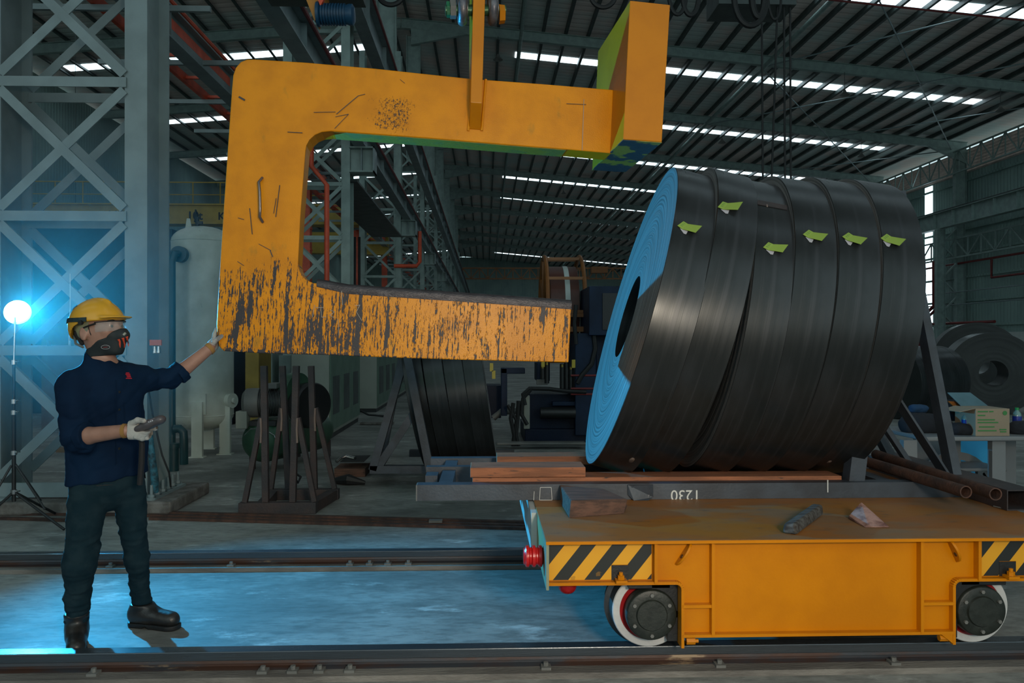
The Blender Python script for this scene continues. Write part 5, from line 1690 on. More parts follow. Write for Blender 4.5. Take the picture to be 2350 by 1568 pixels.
pp = [on_mask(242 + 10 * math.cos(t), 797 + 4.5 * math.sin(t)) for t in [2 * PI * k / 20 for k in range(20)]]
MB().path(pp, .0012, 6, closed=True).build('oval_badge', pbr('pale_badge_outline', (.35, .32, .33), .6, var=0), mo)
MB().bar(on_mask(237, 797.5), on_mask(247, 796.5), .002, .003).build('badge_mark', pbr('red_badge_mark', (.3, .05, .05), .6), mo)
n_ = on_mask(287, 766)
MB().path([n_ + Vector((-.006, -.003, -.006)), n_ + Vector((.004, -.004, .003))], .006, 8).build('nose_badge', pbr('pale_badge', (.4, .42, .35), .5), mo, smooth=True)
# goggles
gm_ = bpy.data.materials.new('clear_lens'); gm_.use_nodes = True
bb = gm_.node_tree.nodes['Principled BSDF']
bb.inputs['Base Color'].default_value = (.6, .75, .78, 1); bb.inputs['Alpha'].default_value = .10; bb.inputs['Roughness'].default_value = .08
vs, fs = [], []
for k in range(17):
    t = math.radians(-78 + 156 * k / 16)
    for u_ in (-.028, .002, .022):
        vs.append(H(.02 + .118 * math.cos(t) ** .8 if math.cos(t) > 0 else .02, .086 * math.sin(t), u_ - .003))
for k in range(16):
    for j in range(2): fs.append((3 * k + j, 3 * k + j + 1, 3 * k + 4 + j, 3 * k + 3 + j))
go = MB().add(vs, fs).build('safety_glasses', gm_, person, smooth='all')
sl_ = go.modifiers.new('thickness', 'SOLIDIFY'); sl_.thickness = .002
for s_ in (1, -1):
    MB().path([H(-.005, .096 * s_, -.002), H(.03, .092 * s_, .006), H(.062, .086 * s_, .012)], .0045, 8).build('temple_arm', MT['black'], go)
MB().path([Vector(vs[3 * k + 2]) for k in range(17)], .0025, 6).build('brow_bar', MT['black'], go)

# gloves
def glove(prims, cuff, lo, hi, nm='glove'):
    o = part(nm, lambda p: union(p, prims, .006) + folds(p, 60, .0012, 2), lo, hi, .0042, glove_m)
    a, c = cuff
    b_ = MB().tube(a, c, .036, .034, n=20).build('cuff_band', pbr('ochre_cuff_yarn', (.35, .18, .05), .9), o, smooth=True)
    return o
# his right hand, palm up round the remote
def R_(px, py, Y): return q3(px, py, Y)
rem_a, rem_b = q3(323, 982, 3.815), q3(362, 966, 3.80)
pr = [('k', .02, ('c', R_(289, 988, 3.84), R_(304, 987, 3.84), .033, .036, V((0, 1, 0)), .7)), ('k', .02, ('c', R_(303, 982, 3.84), R_(316, 988, 3.83), .034, .030, V((0, 1, 0)), .75)),
      ('k', .014, ('c', R_(300, 1000, 3.83), R_(316, 1001, 3.82), .020, .019))]
for k, (pts_, r) in enumerate((([(316, 978, 3.865), (338, 986, 3.875), (356, 984, 3.855), (362, 976, 3.835)], .0125), ([(318, 990, 3.83), (337, 997, 3.81), (352, 993, 3.785), (358, 986, 3.775)], .0125),
                               ([(317, 997, 3.815), (334, 1003, 3.79), (348, 999, 3.77), (354, 992, 3.765)], .0115), ([(312, 1004, 3.805), (326, 1008, 3.785), (338, 1006, 3.77), (344, 1001, 3.765)], .0105))):
    for i in range(3): pr.append(('c', R_(*pts_[i]), R_(*pts_[i + 1]), r * (1 - .06 * i), r * (1 - .06 * (i + 1))))
for a, c, r0, r1 in (((301, 974, 3.83), (316, 965, 3.805), .017, .0145), ((316, 965, 3.805), (331, 966, 3.785), .0145, .0115)):
    pr.append(('c', R_(*a), R_(*c), r0, r1))
glove(pr, (wrR - (wrR - elR) * .02, wrR + V((.012, 0, 0))), q3(270, 1025, 3.72) - .0, q3(380, 945, 3.95), 'glove')
# his left hand, pressed on the edge of the hook with the thumb over its face
hdv = V(hn)
def E(py, dx, dep): return V(hp(498.5, py)) + V(ex) * dx - hdv * dep
pr = [('k', .02, ('c', wrL, E(795, -.036, .045), .030, .036, V(ex), .75)), ('k', .02, ('c', E(795, -.034, .02), E(790, -.030, .075), .034, .032, V(ex), .75))]
for k in range(4):
    dep = .028 + .024 * k; y0 = 783 + 4 * k
    L = (34, 38, 35, 27)[k]
    r = (.0125, .013, .0125, .011)[k]
    a, c, e3 = E(y0, -.028, dep), E(y0 - L * .45, -.022, dep + .006), E(y0 - L * .8, -.0150, dep + .014)
    pr += [('c', a, c, r, r * .95), ('c', c, e3, r * .95, r * .85)]
pr += [('c', E(796, -.030, -.006), E(784, -.008, -.026), .017, .0145), ('c', E(784, -.008, -.026), E(771, .028, -.014), .0145, .0115)]
c0 = E(790, -.02, .04)
glove(pr, (wrL - (wrL - elL) * .03, wrL + (wrL - elL) * .05), c0 - .15, c0 + .13, 'glove')

# remote control box with its cable
RM = (Vector(rem_b) - Vector(rem_a)).normalized().to_track_quat('Z', 'Y').to_matrix().to_4x4()
RM.translation = Vector(rem_a)
rm = T('remote_control', 'dark grey handheld crane remote in the worker\'s gloved hand', 'remote control', mat=RM)
L = (Vector(rem_b) - Vector(rem_a)).length
def rbox(p):
    return smin(sd_cap(p, (0, 0, -.012), (0, 0, L * .55), .021, .027, V((0, 1, 0)), .8), sd_cap(p, (0, 0, L * .5), (0, 0, L + .012), .027, .028, V((0, 1, 0)), .8), .01)
v_, f_ = surface_nets(rbox, (-.04, -.04, -.05), (.04, .04, L + .06), .004)
b = MB(); b.v = [Vector(x) for x in v_]; b.f = [list(map(int, q)) for q in f_]
b.build('case', pbr('warm_dark_grey_plastic', (.075, .065, .07), .4), rm, local=True, smooth='all')
# a paler button plate on the camera side
nrm = (RM.inverted().to_3x3() @ Vector((0, -1, .35))).normalized()
sd = nrm.cross(Vector((0, 0, 1))).normalized()
b = MB()
c_ = Vector((0, 0, L * .75)) + nrm * .0235
b.bar(c_ - Vector((0, 0, .021)), c_ + Vector((0, 0, .021)), .02, .004, up=nrm).build('button_plate', pbr('pale_button_plate', (.24, .23, .26), .35), rm, local=True, bevel=.002)
for k in range(3):
    c2 = c_ + nrm * .003 + Vector((0, 0, -.012 + .010 * k))
    MB().cbox(c2, (.006, .006, .006)).build('push_button', pbr('light_button', (.45, .45, .48), .3), rm, local=True)
MB().path([at(322, 1000, 3.85), at(326, 1020, 3.86), at(325, 1060, 3.88), at(321, 1112, 3.90)], [.012, .014, .015, .014], 8).build('hand_strap', pbr('black_strap_webbing', (.012, .011, .012), .7), label='black strap hanging from the gloved hand beside the shirt', cat='strap', smooth=True)

# ------------------------------------------------------------------ strobe on its tripod
st = T('studio_strobe', 'lit cyan studio strobe on a black tripod stand at the left edge', 'flash light', (STROBE.x, STROBE.y, 0))
sd_ = Vector((1, -1.2, -.33)).normalized()
M_ = sd_.to_track_quat('Z', 'Y').to_matrix().to_4x4(); M_.translation = STROBE - sd_ * .07
MB().lathe([(.03, -.14), (.045, -.13), (.05, .0), (.10, .075), (.104, .075), (.055, -.01)], M_, 32).build('reflector_head', MT['black'], st, smooth=True)
MB().lathe([(.001, .058), (.06, .056), (.092, .05)], M_, 32).build('lit_flash_face', MT['lamp_white'], st)
base = Vector((STROBE.x - .03, STROBE.y + .0, 0))
top = Vector((base.x + .01, base.y, STROBE.z - .1))
MB().tube(base + Vector((0, 0, .22)), base + Vector((0, 0, .95)), .016).build('lower_tube', MT['black'], st, smooth=True)
MB().tube(base + Vector((0, 0, .95)), base + Vector((0, 0, 1.35)), .012).build('middle_tube', MT['black'], st, smooth=True)
MB().tube(base + Vector((0, 0, 1.35)), top + Vector((0, 0, .06)), .008).build('upper_tube', MT['chrome'], st, smooth=True)
for z in (.30, .62, .95, 1.04, 1.36):
    MB().tube(base + Vector((0, 0, z - .018)), base + Vector((0, 0, z + .018)), .024).tube(base + Vector((0, 0, z)), base + Vector((.06, -.02, z + .01)), .006).build('clamp_collar', MT['chrome'], st, smooth=True)
for a_ in (200, 320, 80):
    d_ = Vector((math.cos(math.radians(a_)), math.sin(math.radians(a_)), 0))
    k_ = .48
    if a_ == 320: d_ = Vector((.97, -.24, 0))
    if a_ == 200: d_ = Vector((-.45, -.85, 0)); k_ = .40
    MB().tube(base + d_ * .02 + Vector((0, 0, .52)) , base + d_ * k_ * .62 + Vector((0, 0, .17)), .009).build('brace', MT['black'], st)
    MB().tube(base + Vector((0, 0, .30)), base + d_ * k_ + Vector((0, 0, .015)), .011).build('leg', MT['black'], st)

# ------------------------------------------------------------------ column foot, sockets, cable
c_ = at(400, 1160, 7.2)
MB().box((-4.9, 7.02, 0), (-2.78, 8.0, .115)).build('concrete_plinth', MT['conc_block'], bevel=.02, label='rough concrete plinth under the nearest laced column', cat='plinth')
for k, (px, py) in enumerate(((348, 1132), (361, 1128), (374, 1124), (386, 1118), (396, 1112), (408, 1106))):
    Y = 7.10 + .14 * k
    x = at(px, py, Y).x
    MB().tube((x, Y, .115), (x, Y, .25), .014, n=10).tube((x, Y, .14), (x, Y, .165), .028, n=6).tube((x, Y, .115), (x, Y, .14), .04, n=16).build('anchor_bolt', MT['steel_grey'], label='pale anchor bolt at the foot of the nearest laced column, %s from the left' % ['first', 'second', 'third', 'fourth', 'fifth', 'sixth'][k], cat='bolt', group='anchor bolts on the concrete plinth')
e = T('coupling_bracket', 'orange-topped pipe bracket with two hooks on the nearest column', 'bracket', at(358, 800, 7.19))
MB().box(at(343, 793, 7.17), at(372, 780, 7.19)).build('orange_bar', pbr('orange_bracket_paint', (.50, .11, .04), .5), e)
MB().box(at(350, 812, 7.18), at(370, 795, 7.19)).build('back_plate', MT['steel_grey'], e)
for px in (355, 364):
    MB().tube(at(px, 795, 7.16), at(px, 810, 7.16), .012, .02, n=10).build('hanging_fitting', MT['chrome'], e, smooth=True)
pipe('control_cable', [at(341, 895, 7.12), at(350, 950, 7.12), at(361, 1000, 7.12), at(372, 1045, 7.12), at(388, 1085, 7.14), at(392, 1118, 7.2)], .008, MT['rubber'], 'thin dark cable slanting down the face of the nearest column', 'cable')
b = MB().path([at(345, 1000, 7.10), at(349, 1050, 7.10), at(355, 1100, 7.12), at(356, 1130, 7.14)], [.022, .03, .034, .03], 12)
b.build('blue_hose', pbr('faded_blue_hose', (.03, .16, .22), .7, col2=(.012, .03, .04), scale=20), smooth=True, label='faded blue hose leaning on the foot of the nearest column', cat='hose')
pipe('string', [at(161, 628, 6.9), at(161, 700, 6.9), at(158, 792, 6.9)], .003, MT['letter_white'], 'thin pale string hanging in the lattice behind the helmet', 'string')
for k, (px, w_) in enumerate(((112, 8), (165, 12), (176, 5), (184, 4))):
    a_, c2 = at(px - w_ / 2, 794, 7.12), at(px + w_ / 2, 782, 7.18)
    MB().box(a_, c2).build('fixing_cleat', MT['steel_grey'], label='small cleat standing on the lattice batten, %s from the left' % ORD[k].replace('nearest', 'first'), cat='cleat', group='cleats on the batten')

# ------------------------------------------------------------------ white pressure vessel and teal pipes
TY = 10.9
tk = T('pressure_vessel', 'tall white pressure vessel on three legs behind the hook', 'tank', at(465, 1040, TY))
xc = at(465, 800, TY).x
R = .405
zt_, zb_ = at(465, 520, TY).z, at(465, 988, TY).z
pr = []
for k in range(9):
    a_ = k / 8 * PI / 2
    pr.append((max(R * math.sin(a_), .001), zb_ + .22 - .22 * math.cos(a_)))
for k in range(9):
    a_ = k / 8 * PI / 2
    pr.append((max(R * math.cos(a_), .001), zt_ - .22 + .22 * math.sin(a_)))
MB().lathe(pr, Matrix.Translation((xc, TY, 0)), 56).build('shell', MT['white_tank'], tk, smooth=True)
b = MB()
for z in (zb_ + .22, zt_ - .22): b.lathe([(R, z - .008), (R + .005, z), (R, z + .008)], Matrix.Translation((xc, TY, 0)), 56, close=False)
b.build('seam', MT['white_tank'], tk, smooth=True)
for (px, Y) in ((453, TY - .42), (517, TY - .15), (480, TY + .42)):
    p = at(px, 1030, Y)
    MB().box((p.x - .07, Y - .03, 0), (p.x + .07, Y + .03, zb_ + .42)).box((p.x - .1, Y - .06, 0), (p.x + .1, Y + .06, .015)).build('leg', MT['white_tank'], tk)
p = at(453, 905, TY - .4)
MB().box((p.x - .11, TY - .41, at(453, 946, TY).z), (p.x + .11, TY - .38, at(453, 900, TY).z)).build('leg_pad', MT['white_tank'], tk)
p = at(524, 918, TY)
MB().tube((xc + R - .03, TY - .1, p.z), (xc + R + .05, TY - .14, p.z), .10, n=24).tube((xc + R + .05, TY - .14, p.z), (xc + R + .08, TY - .15, p.z), .035, n=12).build('side_nozzle', MT['white_tank'], tk, smooth=True)
p = at(432, 512, TY)
MB().prism([(p.x - .045, TY, zt_ - .05), (p.x + .045, TY, zt_ - .03), (p.x + .02, TY, zt_ + .11), (p.x - .02, TY, zt_ + .11)], (0, .02, 0)).build('lifting_lug', MT['white_tank'], tk)
p = at(453, 500, TY)
MB().tube((p.x, TY, zt_ - .03), (p.x, TY, zt_ + .13), .025).cbox((p.x + .03, TY, zt_ + .05), (.08, .04, .04)).build('relief_valve', MT['black'], tk)
tx = at(409, 583, TY - .5)
e = T('teal_pipework', 'dark teal pipework beside the white vessel with a round flange', 'pipe', at(400, 1040, 10.2))
MB().tube((tx.x, TY - .36, tx.z), (tx.x, TY - .50, tx.z), .105, n=32).build('flange', MT['teal_pipe'], e, smooth=True)
px_ = at(400, 784, TY - .5).x
MB().path([(tx.x, TY - .5, tx.z), (tx.x - .02, TY - .56, tx.z), (px_, TY - .58, tx.z - .1), (px_, TY - .58, .12)], .047, 14).build('riser', MT['teal_pipe'], e, smooth=True)
MB().path([at(400, 985, 9.9), at(412, 984, 9.9), at(421, 992, 9.9), at(422, 1010, 9.9), at(422, 1075, 9.9), at(430, 1083, 9.95), at(440, 1076, 10.1), at(517, 1046, 11.2), at(510, 1043, 11.4), at(425, 1045, 11.3)], .052, 14).build('floor_loop', MT['teal_pipe'], e, smooth=True)
MB().tube(at(398, 1095, 9.4), at(398, 1020, 9.4), .062).tube(at(398, 1028, 9.4), at(398, 1018, 9.4), .075).build('stub_pipe', MT['teal_pipe'], e, smooth=True)

# ------------------------------------------------------------------ rusty post rack
RY = 7.05
rk = T('post_rack', 'rusty welded rack of four upright posts on a square base', 'rack', at(660, 1170, RY))
def rz(px, py, Y): return at(px, py, Y)
yb = RY + .62
MB().bar(Vector((at(550, 0, RY).x, RY, .05)), Vector((at(727, 0, RY).x, RY, .05)), .09, .10).build('base_bar', MT['rust_dark'], rk, bevel=.004)
MB().bar(Vector((at(612, 0, yb).x, yb, .05)), Vector((at(778, 0, yb).x, yb, .05)), .09, .10).build('base_bar', MT['rust_dark'], rk, bevel=.004)
MB().bar(Vector((at(715, 0, RY).x, RY + .04, .05)), Vector((at(765, 0, yb).x, yb - .04, .05)), .09, .09).build('base_bar', MT['rust_dark'], rk)
MB().bar(Vector((at(625, 0, RY).x - .1, RY + .04, .05)), Vector((at(640, 0, yb).x - .05, yb - .04, .05)), .09, .09).build('base_bar', MT['rust_dark'], rk)
for (xb0, xt0, Y, yt, bx, by, joint) in ((610, 606, RY, 840, 562, 1145, 990), (672, 680, RY, 840, 722, 1148, 990), (662, 648, yb, 840, 622, 1120, 965), (722, 714, yb, 840, 768, 1122, 965)):
    p, q = at(xb0, 0, Y), at(xt0, yt, Y)
    MB().bar((p.x, Y, .10), (q.x, Y, q.z), .056, .056, up=(0, 1, 0)).build('upright_post', MT['rust_dark'], rk, bevel=.004)
    t = (HY + 0 - joint)
    jz = at(xt0, joint, Y).z
    jx = p.x + (q.x - p.x) * (jz - .1) / (q.z - .1)
    fx = at(bx, by, Y).x
    sgn = 1 if fx > jx else -1
    MB().bar((fx, Y, .10), (jx + .03 * sgn, Y, jz + .12), .045, .052, up=(0, 1, 0)).build('raking_brace', MT['rust_dark'], rk, bevel=.004)
    MB().path([(jx + .03 * sgn, Y - .03, jz + .12), (jx + .025 * sgn, Y - .03, jz + .02), (jx + .03 * sgn, Y - .03, jz - .1)], .010, 8).build('weld_bead', pbr('pale_weld_metal', (.22, .15, .12), .5), rk, smooth=True)

# ------------------------------------------------------------------ air compressor
CY = 9.2
cp = T('air_compressor', 'green air compressor with grey motor and belt guard behind the rusty rack', 'compressor', at(620, 1100, CY))
c0 = at(602, 1035, CY)
pr = [(.001, -.30), (.12, -.29), (.21, -.24), (.255, -.15), (.262, 0), (.262, 1.0), (.2, 1.15), (.001, 1.2)]
M_ = Matrix.Translation((c0.x, CY + .3, .36)) @ Matrix.Rotation(math.radians(-68), 4, 'X') @ Matrix.Rotation(0, 4, 'Y')
M_ = Matrix.Translation((c0.x, CY + .3, .36)) @ Vector((.35, 1, 0)).normalized().to_track_quat('Z', 'Y').to_matrix().to_4x4()
MB().lathe(pr, M_, 40).build('air_tank', MT['comp_green'], cp, smooth=True)
for (dx, dy) in ((-.2, 0), (.25, 0), (.1, 1.0), (.5, 1.0)):
    MB().box((c0.x + dx - .03, CY + .3 + dy - .03, 0), (c0.x + dx + .03, CY + .3 + dy + .03, .22)).build('foot', MT['rust_dark'], cp)
a = at(552, 975, CY + .1)
MB().box(at(572, 978, CY + .05), at(655, 958, CY + .5)).build('motor_base', MT['black'], cp)
m0, m1 = at(556, 925, CY + .2), at(645, 918, CY + .25)
MB().lathe([(.001, 0), (.12, .01), (.17, .05), (.175, .12), (.175, .20)], Matrix.Translation(m0) @ Vector((1, .1, 0)).normalized().to_track_quat('Z', 'Y').to_matrix().to_4x4(), 32).build('fan_cowl', MT['cast_grey'], cp, smooth=True)
b = MB()
dM = Matrix.Translation(m0) @ Vector((1, .1, 0)).normalized().to_track_quat('Z', 'Y').to_matrix().to_4x4()
prf = []
for k in range(16): prf += [(.165, .2 + .018 * k), (.165, .206 + .018 * k), (.140, .208 + .018 * k), (.140, .216 + .018 * k)]
b.lathe(prf + [(.165, .49), (.15, .52), (.001, .53)], dM, 32).build('finned_motor', pbr('dark_grey_motor', (.07, .075, .075), .5), cp, smooth=True)
MB().box(at(613, 893, CY + .1), at(645, 878, CY + .3)).build('terminal_box', MT['cast_grey'], cp, bevel=.01)
MB().box(at(540, 985, CY + .05), at(575, 942, CY + .2)).build('junction_box', MT['cab_grey'], cp, bevel=.01)
g0 = at(700, 930, CY + .5)
M_ = Matrix.Translation(g0) @ Vector((.92, -.38, 0)).normalized().to_track_quat('Z', 'Y').to_matrix().to_4x4()
MB().lathe([(.001, 0), (.35, 0), (.37, .02), (.37, .12), (.35, .14), (.001, .14)], M_ @ Matrix.Diagonal((1.0, .75, 1, 1)), 40).build('belt_guard', MT['black'], cp, smooth=True)
g1 = at(684, 905, CY + .42)
MB().lathe([(.001, -.15), (.22, -.15), (.26, -.1), (.26, .02), (.001, .02)], Matrix.Translation(g1) @ Vector((.92, -.38, 0)).normalized().to_track_quat('Z', 'Y').to_matrix().to_4x4(), 32).build('pump_housing', MT['comp_green'], cp, smooth=True)
MB().path([at(560, 1000, CY - .02), at(575, 985, CY - .05), at(605, 985, CY - .05), at(630, 1000, CY), at(636, 1020, CY)], .006, 8).build('copper_line', MT['chrome'], cp)
pipe('floor_hose', [at(676, 1085, 8.2), at(690, 1095, 8.1), at(684, 1108, 7.9), at(670, 1092, 8.0), at(680, 1070, 8.6)], .012, MT['rubber'], 'loop of black hose on the floor behind the rusty rack', 'hose')

# ------------------------------------------------------------------ electrical cabinets
def cabinet(x0, x1, Y0, Y1, ht, doors, lab):
    e = T('electrical_cabinet', lab, 'cabinet', ((x0 + x1) / 2, (Y0 + Y1) / 2, 0))
    MB().box((x0, Y0, .08), (x1, Y1, ht)).build('body', MT['cab_grey'], e, bevel=.01)
    MB().box((x0 + .02, Y0 + .02, 0), (x1 - .02, Y1 - .02, .08)).build('plinth', MT['black'], e)
    n = doors
    for k in range(n):
        a, c = Y0 + .04 + (Y1 - Y0 - .08) * k / n, Y0 + .04 + (Y1 - Y0 - .08) * (k + 1) / n - .02
        d = MB().box((x1, a, .14), (x1 + .02, c, ht - .06)).build('door', MT['cab_green'], e)
        MB().box((x1 + .02, a + (c - a) * .18, .38), (x1 + .026, a + (c - a) * .75, .98)).build('vent_panel', MT['steel_dark'], d)
        MB().box((x1 + .02, a + (c - a) * .3, 1.32), (x1 + .035, a + (c - a) * .48, 1.52)).build('handle', MT['black'], d)
cabinet(-3.0, -2.42, 12.2, 15.1, 2.15, 3, 'grey electrical cabinet with louvred green doors, nearest of the row')
cabinet(-3.1, -2.35, 17.0, 24.0, 2.2, 6, 'long grey electrical cabinet with small handles, behind the first cabinet')
MB().box((at(563, 0, 14.2).x, 14.2, 0), at(622, 700, 15)).build('yellow_locker', pbr('yellow_locker_paint', (.33, .22, .02), .5), label='dull yellow locker behind the white vessel and compressor', cat='locker')
MB().box((at(533, 0, 14.6).x, 14.6, 0), at(563, 650, 15.4)).build('navy_locker', MT['blue_deep'], label='navy locker left of the yellow locker', cat='locker')
MB().box((at(622, 0, 16).x, 16, 0), at(640, 800, 16.5)).box(at(640, 880, 16.1), at(680, 815, 16.6)).build('steel_shelving', MT['steel_green'], label='pale painted shelving behind the rusty rack, right of the yellow locker', cat='shelving')
pipe('floor_cable', [at(828, 943, 15.2), at(845, 952, 15.2), at(880, 955, 16.0)], .02, MT['rubber'], 'black cable running over the floor between the cabinets', 'cable')
MB().box(at(826, 975, 14.4), at(905, 968, 14.6)).build('floor_curb', MT['conc_block'], label='low concrete curb on the floor behind the first cabinet', cat='curb')
# scrap on pallet
e = T('scrap_pallet', 'dark sheet offcuts lying on a wooden pallet on the floor', 'pallet', at(805, 1080, 8.7))
MB().box((at(767, 0, 8.9).x, 8.9, 0), at(850, 1063, 9.3)).build('pallet', MT['timber_old'], e)
MB().box(at(780, 1060, 8.9), at(850, 1046, 9.4)).build('sheet', MT['rubber'], e)
M_ = Matrix.Translation(at(795, 1058, 8.95)) @ Matrix.Rotation(PI / 2, 4, 'Y')
MB().path([at(772, 1060, 8.9), at(780, 1052, 8.95), at(795, 1047, 9.0), at(815, 1052, 8.9)], .02, 8).build('curled_strip', MT['chrome'], e)
MB().path([(at(765, 0, 8.5).x, 8.5, .03), (at(800, 0, 8.4).x, 8.4, .06), (at(838, 0, 8.4).x, 8.4, .025)], [.03, .06, .02], 8).build('black_bag', MT['rubber'], label='flat black bag on the floor below the scrap pallet', cat='bag')

# ------------------------------------------------------------------ blue machine and orange reel
BY = 11.6
bm = T('blue_machine', 'large dark blue processing machine with hoses behind the cart', 'machine', at(1280, 1020, BY))
def bb_(a, c, Y0, Y1, nm, m='blue_mach', bev=.01, par=None):
    p, q = at(*a, Y0), at(*c, Y0)
    return MB().box((p.x, Y0, p.z), (q.x, Y1, q.z)).build(nm, MT[m], par or bm, bevel=bev)
bb_((1205, 1022), (1470, 985), BY, BY + 1.6, 'base', 'blue_deep')
bb_((1320, 1000), (1368, 765), BY - .1, BY + 1, 'column')
o = bb_((1352, 770), (1470, 657), BY - .2, BY + .9, 'head_housing')
bb_((1383, 757), (1422, 673), BY - .22, BY - .19, 'opening', 'black', 0, o)
bb_((1368, 985), (1470, 770), BY + .1, BY + .6, 'rear_frame', 'blue_deep')
bb_((1215, 985), (1330, 905), BY + .1, BY + 1.2, 'gear_case', 'blue_deep')
bb_((1232, 875), (1262, 833), BY + .2, BY + .8, 'valve_block')
bb_((1268, 932), (1322, 922), BY - .05, BY + .4, 'slide_bar')
bb_((1150, 955), (1164, 845), BY + .4, BY + .7, 'post')
bb_((1150, 858), (1205, 845), BY + .4, BY + .7, 'arm')
bb_((1108, 960), (1150, 885), BY + 1.4, BY + 2, 'side_box', 'blue_deep')
bb_((1202, 985), (1216, 908), BY - .05, BY, 'pale_cover', 'cab_grey')
bb_((1231, 883), (1258, 871), BY + .1, BY + .15, 'name_plate', 'cast_grey')
for k, (x, y0, y1) in enumerate(((1300, 820, 900), (1290, 835, 900), (1310, 840, 905), (1255, 830, 880), (1245, 838, 870))):
    MB().tube(at(x, y1, BY - .02), at(x, y0, BY - .02), .035, n=12).build('hydraulic_valve', MT['black'], bm, smooth=True)
    MB().tube(at(x, y0 + 8, BY - .05), at(x, y0 + 2, BY - .05), .018, n=8).build('brass_fitting', pbr('brass', (.45, .33, .08), .35, metal=.7), bm)
MB().tube(at(1240, 948, BY - .05), at(1320, 948, BY - .05), .085, n=24).build('roller', MT['black'], bm, smooth=True)
for (pts_, r) in (([(1205, 930), (1200, 905), (1215, 892), (1260, 893), (1300, 898), (1345, 900)], .03), ([(1362, 760), (1366, 800), (1358, 835), (1335, 862), (1325, 880)], .035), ([(1222, 890), (1200, 915), (1196, 950), (1210, 975)], .028),
                  ([(1178, 925), (1172, 960), (1180, 1000), (1176, 1035)], .03), ([(1190, 920), (1188, 960), (1184, 1000), (1192, 1035)], .03), ([(1165, 930), (1185, 965), (1178, 1010), (1186, 1030)], .025), ([(1322, 700), (1318, 740), (1322, 790)], .03)):
    MB().path([at(x, y, BY - .12) for x, y in pts_], r, 8).build('hydraulic_hose', MT['rubber'], bm, smooth=True)
for y in (892, 905, 862):
    MB().tube(at(1310, y, BY - .1), at(1368, y, BY - .1), .015, n=8).build('pipe_run', MT['pipe_red'], bm)
bb_((1140, 1022), (1345, 1016), BY - .5, BY - .3, 'floor_rail', 'cast_grey')
for (x, y) in ((1128, 843), (1133, 860), (1246, 833), (1316, 835)):
    MB().cbox(at(x, y, BY - .1), (.05, .05, .12)).build('yellow_valve', pbr('yellow_valve_paint', (.5, .38, .03), .4), bm)
pipe('pale_pipe', [at(1132, 960, 12.5), at(1150, 945, 12.5), at(1205, 943, 12.5)], .05, MT['cast_grey'], 'pale bent pipe on the floor left of the blue machine', 'pipe')
RYY = 13.0
rl = T('orange_reel', 'large orange open drum reel standing behind the blue machine', 'reel', at(1290, 760, RYY))
rc = at(1288, 712, RYY)
xs_ = [at(x, 700, RYY).x for x in (1248, 1290, 1328)]
rr = .88
for x in (xs_[0], xs_[2]):
    MB().path([(x, RYY + rr * math.sin(t), rc.z + rr * math.cos(t)) for t in [2 * PI * k / 48 for k in range(48)]], .035, 8, closed=True).build('hoop', MT['orange_paint'], rl, smooth=True)
for k in range(10):
    t = 2 * PI * k / 10 + .25
    MB().bar((xs_[0], RYY + rr * math.sin(t), rc.z + rr * math.cos(t)), (xs_[2], RYY + rr * math.sin(t), rc.z + rr * math.cos(t)), .045, .045).build('cross_bar', MT['orange_paint'], rl)
    MB().bar((xs_[0], RYY, rc.z), (xs_[0], RYY + rr * math.sin(t), rc.z + rr * math.cos(t)), .04, .04).build('spoke', MT['orange_paint'], rl)
MB().lathe([(.70, 0), (.72, .01), (.72, xs_[2] - xs_[0] - .12), (.70, xs_[2] - xs_[0] - .11)], Matrix.Translation((xs_[0] + .05, RYY, rc.z)) @ Matrix.Rotation(PI / 2, 4, 'Y'), 48).build('wound_drum', pbr('brown_red_wound_strip', (.09, .025, .015), .5), rl, smooth=True)
MB().lathe([(.725, 0), (.728, .01), (.728, .07), (.725, .08)], Matrix.Translation(((xs_[0] + xs_[2]) / 2, RYY, rc.z)) @ Matrix.Rotation(PI / 2, 4, 'Y'), 48, close=False).build('white_band', MT['white_wall'], rl, smooth=True)
a, c = at(1310, 900, RYY - .9), at(1348, 680, RYY - .9)
MB().bar((c.x, RYY - .9, 0), (c.x, RYY - .9, c.z), .09, .09).bar((c.x - .35, RYY - .9, at(0, 755, RYY - .9).z), (c.x, RYY - .9, at(0, 755, RYY - .9).z), .08, .08).bar((c.x - .35, RYY - .9, at(0, 722, RYY - .9).z), (c.x, RYY - .9, at(0, 722, RYY - .9).z), .06, .06).build('support_frame', MT['orange_paint'], rl)

# ------------------------------------------------------------------ table with bags, boxes and bottles at the right
TYY = 6.5
tb = T('work_table', 'pale grey table behind the cart at the right edge', 'table', at(2230, 1100, TYY))
zt2 = at(2200, 1003, TYY - .35).z
x0, x1 = at(2068, 1000, TYY).x, at(2440, 1000, TYY).x
MB().box((x0, TYY - .35, zt2 - .035), (x1, TYY + .45, zt2)).build('table_top', MT['plastic_grey'], tb, bevel=.01)
for px in (2287, 2085, 2425):
    x = at(px, 1000, TYY - .25).x
    MB().box((x - .055, TYY - .28, 0), (x + .055, TYY - .22, zt2 - .035)).build('leg', MT['plastic_grey'], tb)
    MB().box((x - .055, TYY + .32, 0), (x + .055, TYY + .38, zt2 - .035)).build('leg', MT['plastic_grey'], tb)
a, c = at(2060, 1160, 7.4), at(2275, 1003, 7.4)
MB().box((at(2190, 0, 7.35).x, 7.32, 0), (at(2277, 0, 7.35).x, 7.36, at(0, 1016, 7.35).z)).build('strobe_blue_board', MT['strobe_blue_board'], label='board standing behind the table, blue strobe light painted in', cat='board')
MB().box((at(2095, 0, 7.6).x, 7.55, 0), (at(2170, 0, 7.6).x, 7.6, at(0, 1000, 7.6).z)).build('grey_board', MT['plastic_grey'], label='grey board behind the table, left of the strobe-blue board', cat='board')
